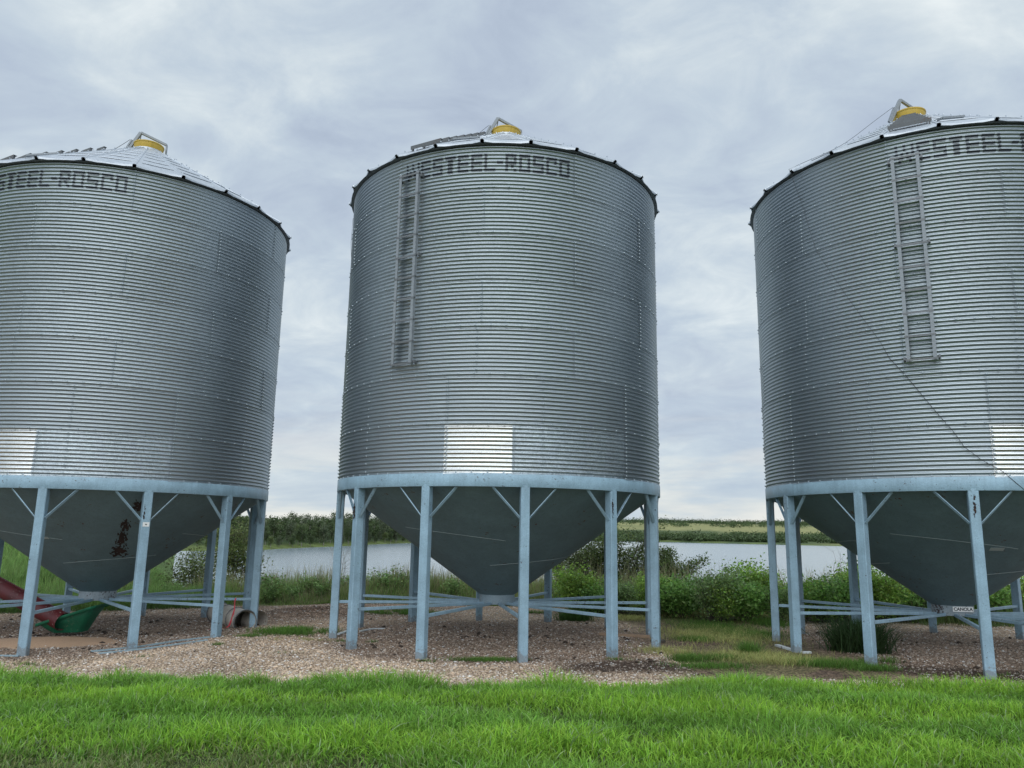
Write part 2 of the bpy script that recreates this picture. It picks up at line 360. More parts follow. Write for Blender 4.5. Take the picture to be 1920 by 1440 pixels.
    rf = mb.build('roof', M['roof'], root, True)
    for k in range(24):
        a = 8.5+15*k; n = cyl(a, 1, 0); tx = np.array([-n[1], n[0], 0]); mb = MB(); pr = [(-.036, -.004), (-.020, .027), (.020, .027), (.036, -.004)]
        V = []
        for r, z in ((RE+.035, ZE-.012), (RE-.02, ZE+.02), (.31, ZE+rise+.008)):
            V += [n*(r-.015)+tx*x*(.45+.55*(r/RE))+[0, 0, z+y] for x, y in pr]
        mb.add(V, [(i*4+j, i*4+j+1, i*4+j+5, i*4+j+4) for i in range(2) for j in range(3)])
        for i in range(9):
            r = .5+i*.29; z = ZE+.05+rise*(1-(r-.3)/(RE-.3)); mb.frame(n*r+[0, 0, z], tx*.008, n*.008, [0, 0, .008])
        mb.build('roof_rib', M['roof'], rf)
    mb = MB(); mb.lathe([(RE-.03, ZE-.03), (RB-.02, ZE-.035)], 96); mb.build('eave_closure', M['dark_steel'], rf)
    # fill hole and its yellow lid
    zl = ZE+rise; mb = MB(); mb.lathe([(.31, zl-.03), (.31, zl+.04), (.27, zl+.045)], 36); mb.build('fill_collar', M['roof'], root, True)
    mb = MB(); mb.lathe([(.268, zl+.02), (.275, zl+.03), (.285, zl+.165), (.297, zl+.178), (.297, zl+.198), (.27, zl+.205), (.15, zl+.232), (.001, zl+.243)], 36); ld = mb.build('fill_lid', M['yellow'], root, True)
    mb = MB(); zt = zl+.2
    A = np.array((-.42, -.10, zl-.02)); B = np.array((-.17, -.06, zt+.27)); C_ = np.array((.31, .12, zt+.09)); D = np.array((.315, .12, zl-.04))
    mb.bar(A, B, .06, .06, bev=.004); mb.bar(B, C_, .045, .045); mb.bar(C_, D, .03, .03); mb.tube([B+[.01, 0, -.01], (-.20, -.02, zt+.02)], .011, 6)
    mb.bar(A+np.array([-.03, -.02, 0]), A+np.array([.10, .0, .30]), .05, .03)
    mb.build('lid_opener', M['ladder'], root)
    # roof steps over the ladder
    for i in range(7):
        mb = MB(); f = .90-.105*i; r = .3+(RE-.3)*f; z = ZE+rise*(1-f)+.085; a0, a1 = -36.5+1.0, -21.5-1.0
        p, q = cyl(a0, r, z), cyl(a1, r, z); d = (q-p)/np.linalg.norm(q-p); o_ = np.array([d[1], -d[0], 0]); c_ = (p+q)/2; L = np.linalg.norm(q-p)/2
        mb.frame(c_, d*L, o_*.003, [0, 0, .032]); mb.frame(c_-o_*.03+[0, 0, .030], d*L, o_*.03, [0, 0, .003])
        for e_ in (-.9, .9): mb.frame(c_+d*L*e_-o_*.02+[0, 0, -.04], d*.012, o_*.02, [0, 0, .05])
        mb.build('roof_step', M['step'], root)
    mb = MB(); f = .86; r = .3+(RE-.3)*f; z = ZE+rise*(1-f)+.06; mb.bar(cyl(-19, r, z), cyl(-10, r*.9, z+.13), .04, .03); mb.bar(cyl(-19, r, z), cyl(-20.5, r*.94, z+.05), .03, .03); mb.build('roof_handhold', M['ladder'], root)
    # wall ladder
    lad = empty('wall_ladder', (0, 0, 0)); lad.parent = root
    am = -31.0; n = cyl(am, 1, 0); tx = np.array([-n[1], n[0], 0]); zl0, zl1 = ZK+2.27*TH, ZK+6.46*TH; hw = .192; rr = RB*math.cos(R_(4.2))+.075
    for s in (-1, 1):
        mb = MB(); c = n*rr+tx*s*hw; L = (zl1-zl0)/2; zc = (zl0+zl1)/2
        mb.frame(c+[0, 0, zc], tx*.0035, n*.03, [0, 0, L+.03]); mb.frame(c+n*.028+tx*s*(-.020)+[0, 0, zc], tx*.024, n*.0035, [0, 0, L+.03])
        mb.build('rail', M['ladder'], lad)
    for i in range(10):
        z = zl0+(zl1-zl0)*i/9; mb = MB(); mb.frame(n*(rr+.01)+[0, 0, z], tx*(hw+.018), n*.022, [0, 0, .006]); mb.frame(n*(rr+.032)+[0, 0, z-.010], tx*(hw+.018), n*.003, [0, 0, .014]); mb.build('rung', M['dark_steel'], lad)
    for z in (zl0+.02, zl0+(zl1-zl0)*.56, zl1-.04):
        for s in (-1, 1): mb = MB(); mb.frame(n*(rr-.045)+tx*s*(hw+.035)+[0, 0, z], tx*.014, n*.045, [0, 0, .022]); mb.build('ladder_bracket', M['dark_steel'], lad)
    # maker's name in block letters, five corrugations high
    FONT = {'W': ("1001001", "1001001", "1010101", "0110110", "0100010"), 'E': ("1111", "1000", "1111", "1000", "1111"), 'S': ("1111", "1000", "1111", "0001", "1111"), 'T': ("1111", "0110", "0110", "0110", "0110"),
            'L': ("1000", "1000", "1000", "1000", "1111"), '-': ("00", "00", "11", "00", "00"), 'R': ("1111", "1001", "1111", "1010", "1001"), 'O': ("1111", "1001", "1001", "1001", "1111"), 'C': ("1111", "1001", "1000", "1000", "1111")}
    pos = [-33.6, -27.7, -23.3, -18.9, -14.6, -10.2, -5.9, -1.9, .75, 5.15, 9.55, 13.95, 18.35]
    mb, mf = MB(), MB()
    def patch(b_, a0, a1, z0, z1, off):
        nz, na = 5, max(1, int((a1-a0)/1.2)); V = []
        for i in range(nz+1):
            z = z0+(z1-z0)*i/nz
            for j in range(na+1): V.append(cyl(a0+(a1-a0)*j/na, rad(z)+off, z))
        b_.add(V, [(i*(na+1)+j, i*(na+1)+j+1, (i+1)*(na+1)+j+1, (i+1)*(na+1)+j) for i in range(nz) for j in range(na)])
    for ch, a in zip('WESTEEL-ROSCO', pos):
        g = FONT[ch]; W = {'W': 5.2, '-': 1.9}.get(ch, 3.55); n_ = len(g[0]); mb, mf = MB(), MB()
        for row in range(5):
            zc = ZK+6*TH+(9-row)*P_; j = 0
            while j < n_:
                if g[row][j] == '1':
                    e = j
                    while e < n_ and g[row][e] == '1': e += 1
                    x0 = a+W*j/n_; x1 = a+W*e/n_; patch(mb, x0, x1, zc-.47*P_, zc-.04*P_, .0045)
                    if row < 4 and ('1' in g[row+1][j:e]): patch(mf, x0+.15, x1-.15, zc-.9*P_, zc-.62*P_, .0045)
                    j = e
                else: j += 1
        o = mb.build('letter', M['ink'], root)
        if mf.v:
            me = o.data; me.materials.append(M['fade']); k0 = len(mb.f); mb.add(mf.v, mf.f); me2 = bpy.data.meshes.new('letter'); me2.from_pydata(mb.v, [], mb.f); me2.materials.append(M['ink']); me2.materials.append(M['fade'])
            me2.polygons.foreach_set('material_index', np.array([0]*k0+[1]*(len(mb.f)-k0), dtype=np.int32)); o.data = me2
    return root
proto = make_bin(); cone = make_bin.cone
labels = {'middle': 'middle of the three corrugated steel grain bins, whole ladder and full name in view', 'left': 'left grain bin with rust patch on its cone, above the red auger', 'right': 'right grain bin with a black cord down its wall and a crop name plate'}
bins = {}
for i, k in enumerate(('middle', 'left', 'right')):
    o = proto if i == 0 else copy_tree(proto); o.location = CTR[k]; tag(o, labels[k], 'grain bin', 'hopper bottom grain bins beside the lake'); bins[k] = o
def kid(o, name): return [c for c in o.children if c.name.split('.')[0] == name]
for k in bins:                               # necks differ
    if k != 'middle':
        nk = kid(bins[k], 'neck')[0]; nk.data = nk.data.copy(); nk.data.materials[0] = M['neck_peel']; nk['label'] = 'neck with dark peeling paint'
def hit(k, px, py, R=RB+.02):                # sight line onto a bin's wall
    c = CTR[k]; d = ray(px, py); a = d[0]**2+d[1]**2; b = -(d[0]*c[0]+d[1]*c[1]); q = c[0]**2+c[1]**2-R*R; D = max(b*b-a*q, 0); t = (-b-math.sqrt(D))/a
    return np.array([d[0]*t-c[0], d[1]*t-c[1], CAMZ+d[2]*t-c[2]])
def hit_cone(k, px, py):
    c = np.array(CTR[k]); d = ray(px, py); best = None
    for t in np.linspace(8, 20, 6000):
        p = np.array([0, 0, CAMZ])+d*t-c; r = math.hypot(p[0], p[1]); z = p[2]; s = (2.536-z)/(2.536-.745)
        if 0 < s < 1 and r < 2.87+(.316-2.87)*s:
            return math.degrees(math.atan2(p[0], -p[1])), s
    return None
def ragged(parent, name, mat_, surf, nu, nv, thr, seed, label=None, shape=None):
    """ragged-edged stain: small cells of surf(u, v), u, v in 0..1, kept where noise beats the fall-off"""
    V, F, idx = [], [], {}
    def vid(i, j):
        if (i, j) not in idx: idx[(i, j)] = len(V); V.append(surf(i/nu, j/nv))
        return idx[(i, j)]
    for i in range(nu):
        for j in range(nv):
            u, v = (i+.5)/nu, (j+.5)/nv; d = shape(u, v) if shape else math.hypot(2*u-1, 2*v-1)
            if float(fbm(i*1.0, j*1.0, 5, seed)) > thr+.55*d: F.append((vid(i, j), vid(i+1, j), vid(i+1, j+1), vid(i, j+1)))
    if not F: return
    mb = MB(); mb.add(V, F); o = mb.build(name, mat_, parent)
    if label: o['label'] = label
    return o
# left bin: rust on the cone
c = kid(bins['left'], 'cone')[0]
for (x0, y0, x1, y1, sd) in ((224, 970, 246, 1000, 11), (214, 992, 240, 1032, 22), (202, 1020, 242, 1046, 33), (246, 936, 272, 962, 44)):
    A0 = hit_cone('left', x0, y0); A1 = hit_cone('left', x1, y0); B0 = hit_cone('left', x0, y1); B1 = hit_cone('left', x1, y1)
    def sf(u, v, A0=A0, A1=A1, B0=B0, B1=B1):
        a = (A0[0]*(1-u)+A1[0]*u)*(1-v)+(B0[0]*(1-u)+B1[0]*u)*v; s = (A0[1]*(1-u)+A1[1]*u)*(1-v)+(B0[1]*(1-u)+B1[1]*u)*v
        return cone(a, s, .003)
    ragged(c, 'rust_patch', M['rust'], sf, 44, 44, .14, sd)
def decal(k, px, py, wd, ht, name, m_, rot=0):
    a, s = hit_cone(k, px, py); O = cone(a, s, .004); tx = np.array([math.cos(R_(a)), math.sin(R_(a)), 0]); dn = cone(a, s+.02, .004)-O; dn /= np.linalg.norm(dn); mb = MB()
    nn = np.cross(tx, dn); mb.frame(O, tx*wd/2, dn*ht/2, nn*.0015); return mb.build(name, m_, kid(bins[k], 'cone')[0])
decal('left', 84, 1008, .13, .06, 'sticker', M['weld']); decal('right', 1869, 1029.5, .20, .075, 'sticker', M['weld'])
def legface(k, i, z0, z1, x0=-.06, x1=.06, off=.004):
    a = 8.5+30*i; n = cyl(a, 1, 0); tx = np.array([-n[1], n[0], 0]); return lambda u, v: n*(RB+.0155+off)+tx*(x0+(x1-x0)*u)+np.array([0, 0, z1+(z0-z1)*v])
def legof(k, i): return kid(bins[k], 'leg')[i]
ragged(legof('middle', 1), 'rust_patch', M['rust'], legface('middle', 1, 2.05, 2.42, -.066, .0), 22, 60, .20, 5)
ragged(legof('middle', 10), 'rust_patch', M['rust'], legface('middle', 10, 1.95, 2.27, -.066, .03), 26, 60, .12, 9)
ragged(legof('right', 11), 'rust_patch', M['rust'], legface('right', 11, 2.05, 2.46, -.03, .03), 18, 70, .20, 15)
ragged(legof('left', 1), 'rust_patch', M['rust'], legface('left', 1, 2.0, 2.3, -.066, -.02), 14, 50, .25, 25)
# sticker on the left bin's second leg
mb = MB(); f = legface('left', 1, 1.93, 2.0, -.05, .05, .004); mb.add([f(0, 0), f(1, 0), f(1, 1), f(0, 1)], [(0, 3, 2, 1)]); st_ = mb.build('sticker', M['white'], legof('left', 1))
ragged(st_, 'print', M['ink'], legface('left', 1, 1.945, 1.985, -.02, .03, .006), 16, 6, .25, 4)
# crop name on the right bin's neck
def text(body, size, parent, mat_, Mx, name='lettering', bold=.0):
    cu = bpy.data.curves.new(name, 'FONT'); cu.body = body; cu.size = size; cu.align_x = 'CENTER'; cu.align_y = 'CENTER'; cu.offset = bold; cu.extrude = .001
    to = bpy.data.objects.new('tmp', cu); dg = bpy.context.evaluated_depsgraph_get(); COL.objects.link(to); dg.update()
    me = bpy.data.meshes.new_from_object(to.evaluated_get(bpy.context.evaluated_depsgraph_get())); bpy.data.objects.remove(to); me.transform(Mx); me.materials.clear(); me.materials.append(mat_)
    o = bpy.data.objects.new(name, me); COL.objects.link(o); o.parent = parent; return o
nk = kid(bins['right'], 'neck')[0]; c = CTR['right']
h_ = hit('right', 1805, 1142.5, .322); aa = math.degrees(math.atan2(h_[0], -h_[1])); n = cyl(aa, 1, 0); tx = np.array([-n[1], n[0], 0]); O = n*.334+np.array([0, 0, h_[2]])
mb = MB(); mb.frame(O, tx*.165, n*.002, [0, 0, .040]); sg = mb.build('name_plate', M['white'], nk); sg['label'] = 'white plate reading CANOLA'
Mx = Matrix(((tx[0], 0, n[0], O[0]+n[0]*.003), (tx[1], 0, n[1], O[1]+n[1]*.003), (0, 1, 0, O[2]), (0, 0, 0, 1)))
text('CANOLA', .070, sg, M['ink'], Mx @ Matrix.Diagonal((1.06, 1, 1, 1)), bold=.0022)
# cords
pts = [hit('right', *q, R=RB+.02) for q in ((1500, 372), (1530, 470), (1588, 556), (1620, 600), (1650, 640), (1668, 672), (1700, 706), (1748, 764), (1790, 812), (1808, 838), (1840, 862), (1880, 884), (1906, 906), (1925, 922))]
zl = ZE+(RE-.3)*math.tan(SLOPE); top = np.array((-.35, -.12, zl+.28)); e_ = hit('right', 1492, 350); e = cyl(math.degrees(math.atan2(e_[0], -e_[1])), RE+.05, ZE+.02)
dense = [top+(e-top)*u+np.array([0, 0, -.22*4*u*(1-u)*.5+.02*math.sin(9*u)]) for u in np.linspace(0, 1, 14)]
mb = MB(); mb.tube(dense+pts, [.0038]*len(dense)+[.0022]*5+[.0040]*(len(pts)-5), 5); mb.build('lid_cord', M['cord'], bins['right'])
mb = MB(); e = cyl(-95, RE+.06, ZE); mb.tube([top+(e-top)*u+np.array([0, 0, -.1*4*u*(1-u)]) for u in np.linspace(0, 1, 12)]+[e+np.array([-.01, 0, -.5]), e+np.array([.02, 0, -.95])], .004, 5); mb.build('lid_cord', M['cord'], bins['middle'])
e = cyl(-60, 1.2, ZE+1.05); mb = MB(); mb.tube([top+(e-top)*u+np.array([0, 0, -.05*4*u*(1-u)]) for u in np.linspace(0, 1, 8)], .005, 5); mb.build('lid_cord', M['cord'], bins['left'])

# ------------------------------------------------------------------ terrain
WATER = -2.4
def edge_y(x):                               # where the mown grass strip ends (distance from the camera)
    pts = [(0, 1262), (300, 1256), (480, 1264), (650, 1272), (960, 1274), (1250, 1272), (1330, 1262), (1430, 1258), (1600, 1268), (1920, 1282)]
    P = np.array([at(px, py+17, .10)[:2] for px, py in pts]); return np.interp(x, P[:, 0], P[:, 1])
def terrain(x, y):
    r = np.hypot(x, y); az = np.degrees(np.arctan2(x, y))
    z = .16*sst(10.8, 8.0, y)*1.0 + .035*(fbm(x, y, 1.3, 40)-.5)*sst(7.5, 9.5, y)+.05*(fbm(x, y, 4, 50)-.5)
    z = z-.10*sst(-4, -6.5, x)*sst(8.5, 11, y)
    z = z+.10*np.exp(-((x-2.2)**2/9+(y-19.5)**2/2))*0
    # burrow hole between the left and middle bins
    hx, hy = at(577, 1150, 0)[:2]; d = np.hypot((x-hx)/.55, (y-hy)/.42); z = z-.42*np.exp(-(d**2)*3)+.10*np.exp(-((d-1.3)**2)*3)
    # bank to the lake; left of the view the bank stays high and rises
    left = sst(-21.5, -27, az); shore = sst(22.5, 33, r)
    z = z*(1-shore)+(1-left)*shore*(-3.0)+left*shore*(1.15*sst(22, 60, r)+.3*(fbm(x, y, 9, 61)-.5))
    # far shores
    D = np.interp(az, [-40, -27, -18, -12, -7, -3, 3, 8, 20, 40], [150, 160, 176, 240, 345, 520, 700, 760, 640, 600])
    f = sst(-8, 6, r-D+2.0*0)
    rise = np.interp(r-D, [0, 15, 60, 200, 500, 1100], [0, .7, 3, 7, 11, 14])
    right = sst(-4, 4, az)
    hill = (np.interp(r, [600, 760, 900, 1100, 1500, 2600], [0, 2, 9, 17, 27, 30])*(.75+.5*fbm(x, y, 420, 70)))*right + rise*(1-right)*(.7+.6*fbm(x, y, 90, 73))
    inland = np.where(r > D-8, 1., 0.)*sst(45, 150, r)
    z = np.where(inland > .5, WATER-.6+f*.75+hill, z)
    z = np.where((left > .5) & (r < D) & (r > 26), np.maximum(z, .2*left), z)
    return z
def groundcol(x, y):
    r = np.hypot(x, y); az = np.degrees(np.arctan2(x, y)); n = fbm(x, y, .9, 80); n2 = fbm(x, y, 3.2, 84); n3 = fbm(x, y, .25, 88, 3)
    def L(a, b, f): return a*(1-f[..., None])+b*f[..., None]
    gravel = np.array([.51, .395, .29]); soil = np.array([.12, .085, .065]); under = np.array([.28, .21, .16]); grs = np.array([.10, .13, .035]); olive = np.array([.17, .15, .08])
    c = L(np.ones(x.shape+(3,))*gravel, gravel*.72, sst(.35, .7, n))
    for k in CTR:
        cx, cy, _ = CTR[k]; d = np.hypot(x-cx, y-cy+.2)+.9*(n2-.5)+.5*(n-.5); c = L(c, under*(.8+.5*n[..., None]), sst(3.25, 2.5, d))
    # damp black soil fringe in front of the middle and right bins
    p = np.array([at(1000, 1258, 0), at(1440, 1250, 0), at(1700, 1262, 0), at(1920, 1275, 0)])[:, :2]
    yy = np.interp(x, p[:, 0], p[:, 1]); f = np.exp(-((y-yy-.15)/.5)**2)*sst(.2, 1.5, x)*sst(.3, .5, n+.15*(n3-.5)); c = L(c, soil, np.clip(f*1.5, 0, 1))
    hx, hy = at(577, 1150, 0)[:2]; c = L(c, soil*1.6, np.exp(-(((x-hx)/1.3)**2+((y-hy)/1.1)**2)))
    # bare brown earth behind the bins on the left
    c = L(c, np.array([.26, .19, .145]), sst(15, 18, y)*sst(-.5, -2, x)*.6)
    # grassy gap between the middle and right bins
    gx = 3.9+.05*(y-12); f = sst(1.7, .9, np.abs(x-gx)-.9*(n2-.5)-.5*(n-.5))*sst(10.2, 11.4, y+1.2*(n-.5)); c = L(c, olive*(.7+.6*n[..., None]), f)
    c = L(c, soil*1.3, f*sst(.50, .58, fbm(x, y, 1.1, 95)))
    c = L(c, np.array([.07, .10, .03]), sst(.15, -.25, y-edge_y(x)+.5*(n-.5)))
    c = L(c, grs*.6, sst(17.0, 18.6, y+1.2*(n-.5))*sst(1, 2.0, x)); c = L(c, grs*.6, sst(20.2, 21.4, y+1.2*(n-.5)))
    left = sst(-17, -24, az)*sst(20.5, 22, r); c = L(c, np.array([.10, .16, .045]), left)
    # far land: pale shore rim, dark scrub, straw-green fields on the hills
    fz = sst(130, 160, r); fld = L(np.ones(x.shape+(3,))*np.array([.060, .095, .035]), np.array([.27, .27, .115]), sst(.42, .60, fbm(x, y, 160, 120)+.18*sst(850, 1150, r)-.1*sst(1300, 1700, r)))
    c = L(c, fld, fz)
    D = np.interp(az, [-40, -27, -18, -12, -7, -3, 3, 8, 20, 40], [150, 160, 176, 240, 345, 520, 700, 760, 640, 600])
    c = L(c, np.array([.13, .17, .05]), fz*sst(14, 6, np.abs(r-D-6)))
    return c
rr = np.concatenate([[.4, 1, 2, 3, 4], np.arange(4.6, 27, .085), 27*1.045**np.arange(0, 118)]); rr = np.unique(rr)
aa = np.concatenate([np.linspace(-180, -42, 28)[:-1], np.arange(-42, 42, .33), np.linspace(42, 180, 28)[:-1]]); aa = np.radians(aa)
Rg, Ag = np.meshgrid(rr, aa, indexing='ij'); X = Rg*np.sin(Ag); Y = Rg*np.cos(Ag); Z = terrain(X, Y)
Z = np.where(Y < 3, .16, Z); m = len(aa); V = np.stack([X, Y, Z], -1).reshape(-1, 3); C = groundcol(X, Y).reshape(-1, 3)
i = np.arange(len(rr)-1)[:, None]*m; k = np.arange(m)[None, :]; k1 = (k+1) % m; F = np.stack([i+k, i+m+k, i+m+k1, i+k1], -1).reshape(-1, 4)
gm, t, b = mat('ground', (.3, .25, .2), .9, spec=.2); ps = geo(t)
a = t.nodes.new('ShaderNodeAttribute'); a.attribute_name = 'col'
vo = t.nodes.new('ShaderNodeTexVoronoi'); vo.inputs['Scale'].default_value = 34; t.links.new(ps, vo.inputs['Vector']); sc = t.nodes.new('ShaderNodeSeparateColor'); t.links.new(vo.outputs['Color'], sc.inputs[0])
peb = ramp(t, sc.outputs[0], [(0, (.38, .36, .35)), (.5, (.85, .82, .80)), (.8, (1.25, 1.2, 1.15)), (1, (1.9, 1.85, 1.8))])
dk = ramp(t, vo.outputs['Distance'], [(0, (1, 1, 1)), (.45, (.95, .95, .95)), (.8, (.45, .42, .4))]); c2 = mixc(t, 1., mixc(t, 1., a.outputs['Color'], peb, 'MULTIPLY'), dk, 'MULTIPLY')
nearm = nd(t, 'ShaderNodeVectorMath'); nearm.operation = 'LENGTH'; t.links.new(ps, nearm.inputs[0])
fade = ramp(t, mathn(t, 'DIVIDE', nearm.outputs['Value'], 100.), [(.22, (1, 1, 1)), (.40, (0, 0, 0))])
c3 = mixc(t, fade, mixc(t, 1., a.outputs['Color'], ramp(t, noise(t, ps, .12, 8, .7), [(.3, (.6, .6, .6)), (.7, (1.3, 1.3, 1.3))]), 'MULTIPLY'), c2); t.links.new(c3, b.inputs['Base Color'])
bump(t, b, mathn(t, 'ADD', mathn(t, 'MULTIPLY', vo.outputs['Distance'], -1.), mathn(t, 'MULTIPLY', noise(t, ps, 9, 6, .7), 1.2)), .8, .02)
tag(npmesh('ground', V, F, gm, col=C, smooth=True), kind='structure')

# lake
wm, t, b = mat('lake_water', (.26, .32, .36), .06); b.inputs['IOR'].default_value = 1.4; ps = geo(t)
mpw = t.nodes.new('ShaderNodeMapping'); t.links.new(ps, mpw.inputs[0]); mpw.inputs['Scale'].default_value = (.6, 2.4, 1)
bump(t, b, mathn(t, 'ADD', noise(t, mpw.outputs[0], 1.6, 5, .65), mathn(t, 'MULTIPLY', noise(t, mpw.outputs[0], .22, 4, .6), 2.)), .22, .10)
b.inputs['Roughness'].default_value = .16
ang = np.radians(np.linspace(-60, 60, 61)); rw = np.array([24, 60, 150, 400, 900]); V = [(r*math.sin(a_), r*math.cos(a_), WATER) for r in rw for a_ in ang]
F = [(i*61+k, (i+1)*61+k, (i+1)*61+k+1, i*61+k+1) for i in range(4) for k in range(60)]
tag(npmesh('lake', V, F, wm), kind='structure')

# ------------------------------------------------------------------ grasses
def blades(name, P, H, W, base, tip, mat_=None, lean=.35, seg=2, curl=.5, seed=1, parent=None):
    """P (n,3) roots, H heights, W widths, base/tip (n,3) colours"""
    r = np.random.default_rng(seed); n = len(P); th = r.uniform(0, 2*np.pi, n); ld = r.uniform(0, 2*np.pi, n); ln = np.abs(r.normal(0, lean, n))
    D = np.stack([np.cos(ld)*ln, np.sin(ld)*ln, np.ones(n)], 1); wv = np.stack([np.cos(th), np.sin(th), 0*th], 1)*W[:, None]/2
    Vs, Cs = [], []
    for s in range(seg):
        u = s/seg; off = D*(H*u)[:, None]; off[:, :2] *= (1+curl*u); q = P+off; wd = wv*(1-.35*u)
        Vs += [q-wd, q+wd]; c = base*(1-u)+tip*u; Cs += [c, c]
    off = D*H[:, None]; off[:, :2] *= (1+curl); off[:, 2] *= (1-.25*np.minimum(ln, 1)); Vs.append(P+off); Cs.append(tip)
    k = 2*seg+1; V = np.stack(Vs, 1).reshape(-1, 3); C = np.stack(Cs, 1).reshape(-1, 3); o = np.arange(n)[:, None]*k; F = []
    for s in range(seg-1): F += [np.concatenate([o+2*s, o+2*s+1, o+2*s+3], 1), np.concatenate([o+2*s, o+2*s+3, o+2*s+2], 1)]
    F.append(np.concatenate([o+2*seg-2, o+2*seg-1, o+2*seg], 1))
    return npmesh(name, V, np.concatenate(F), mat_ or M['blade'], parent, C)
def jit(base, n, r, s=.18): return np.clip(np.array(base)[None]*(1+r.normal(0, s, (n, 1)))*(1+r.normal(0, .06, (n, 3))), .003, .9)
def yx(n, r, x0, x1, y0, y1): return r.uniform(x0, x1, n), r.uniform(y0, y1, n)
r = np.random.default_rng(21)
# the green strip in front
n = 230000; y = 4.3+(10.2-4.3)*r.random(n)**.9; x = r.uniform(-.78, .80, n)*y; e = edge_y(x)+.35*(fbm(x, y, .6, 140)-.5)+.25*(fbm(x, y, .22, 141)-.5); kp = y < e; x, y, e = x[kp], y[kp], e[kp]; n = len(x)
cl_ = fbm(x, y, .55, 150); big = fbm(x, y, 1.9, 155); rim = np.exp(-((e-y)/.5)**2)
band = .5+.5*np.sin((y+.6*(big-.5))*4.2)
H = (.045+.08*sst(.25, .75, cl_)+.05*big+.06*rim*sst(.40, .7, cl_)+.02*band)*r.uniform(.5, 1.2, n); kp = r.random(n) < (.45+.8*sst(.25, .6, cl_)); x, y, H, cl_, big, band = (q[kp] for q in (x, y, H, cl_, big, band)); n = len(x)
P = np.stack([x, y, terrain(x, y)-.01], 1); lime = sst(.34, .58, fbm(x, y, 1.1, 160)*.6+.4*band)[:, None]; bc = jit((.06, .15, .018), n, r); tp = jit((.24, .47, .07), n, r, .28)*(1-lime)+jit((.36, .64, .07), n, r, .2)*lime; dry = sst(6.35, 5.75, y+1.0*(fbm(x, y, .7, 166)-.5))*sst(-.2, -1.4, x)+.7*sst(5.9, 5.5, y+.9*(fbm(x, y, .8, 166)-.5))*sst(1.0, 2.2, x); dr_ = r.random(n) < .8*dry; tp[dr_] = jit((.30, .33, .14), int(dr_.sum()), r); H = H*(1-.45*dry); pale = r.random(n) < .06; tp[pale] = jit((.42, .52, .30), int(pale.sum()), r)
tag(blades('grass_strip', P, H, r.uniform(.005, .012, n), bc, tp, lean=.5, seg=3, curl=.9, seed=2), kind='stuff', label='bright green grass strip along the bottom of the picture', cat='grass')
# thin olive grass in the gap, patches among the gravel
def patchgrass(cx, cy, sx, sy, n, h, bc, tp, seed, thr=.0, w=.006):
    r = np.random.default_rng(seed); x = cx+sx*r.normal(0, .5, n); y = cy+sy*r.normal(0, .5, n); k = fbm(x, y, .5, seed+300) > thr; x, y = x[k], y[k]
    return np.stack([x, y, terrain(x, y)-.01], 1), h*r.uniform(.5, 1.2, len(x)), r.uniform(w*.6, w*1.4, len(x)), jit(bc, len(x), r), jit(tp, len(x), r, .25)
def cat(L_): return [np.concatenate(q) for q in zip(*L_)]
G1, G2, GO, GD = (.05, .10, .018), (.13, .27, .045), (.18, .18, .07), (.50, .52, .19)
L_ = []
for px, py, sx, sy, n, h, o_ in ((550, 1186, .62, .42, 5000, .11, 0), (470, 1192, .25, .12, 500, .06, 0), (600, 1128, 1.4, .5, 5000, .07, 0), (745, 1150, .7, .4, 3200, .13, 0), (915, 1241, .55, .14, 1600, .07, 0), (560, 1200, .5, .15, 500, .06, 1),
                                 (1300, 1225, .9, .55, 2600, .09, 1), (1345, 1190, 1.1, 1.4, 9000, .10, 1), (1400, 1150, 1.1, 1.5, 9000, .13, 1), (1270, 1150, .8, .8, 3500, .09, 1), (1420, 1235, .9, .6, 4000, .10, 1), (1330, 1252, .6, .25, 1500, .08, 0), (1290, 1240, .25, .18, 900, .12, 0),
                                 (1405, 1228, .16, .2, 700, .22, 0), (1565, 1250, .6, .25, 1800, .12, 0), (1640, 1258, .35, .15, 900, .10, 0), (1480, 1245, .7, .3, 1700, .11, 1), (700, 1205, .1, .08, 60, .07, 0), (815, 1150, .3, .12, 300, .07, 0), (1002, 1150, .25, .12, 500, .1, 0), (52, 1231, .2, .06, 90, .08, 0), (262, 1224, .2, .06, 60, .06, 0), (408, 1207, .12, .06, 90, .07, 0), (800, 1243, .15, .05, 90, .07, 0), (1158, 1240, .2, .05, 120, .07, 0), (1228, 1222, .3, .08, 250, .08, 1), (1650, 1245, .3, .1, 400, .13, 0), (1870, 1268, .3, .05, 90, .07, 0), (640, 1203, .15, .06, 80, .07, 0), (530, 1225, .4, .06, 60, .05, 0), (1180, 1160, .5, .4, 1800, .1, 1), (1330, 1175, .8, 1.0, 3500, .11, 0), (1400, 1190, .7, .7, 2500, .12, 0), (1300, 1200, .35, .3, 900, .1, 0), (1440, 1170, .4, .8, 1800, .15, 0), (1350, 1238, .5, .2, 900, .1, 0)):
    g = at(px, py, 0); L_.append(patchgrass(g[0], g[1], sx, sy, n, h, GO if o_ else G1, GD if o_ else G2, px+py, .36 if o_ else .3))
tag(blades('grass_patches', *cat(L_)[:3], *cat(L_)[3:], lean=.5, seed=3), kind='stuff', label='thin olive grass and small tufts scattered over the gravel between the bins', cat='grass')
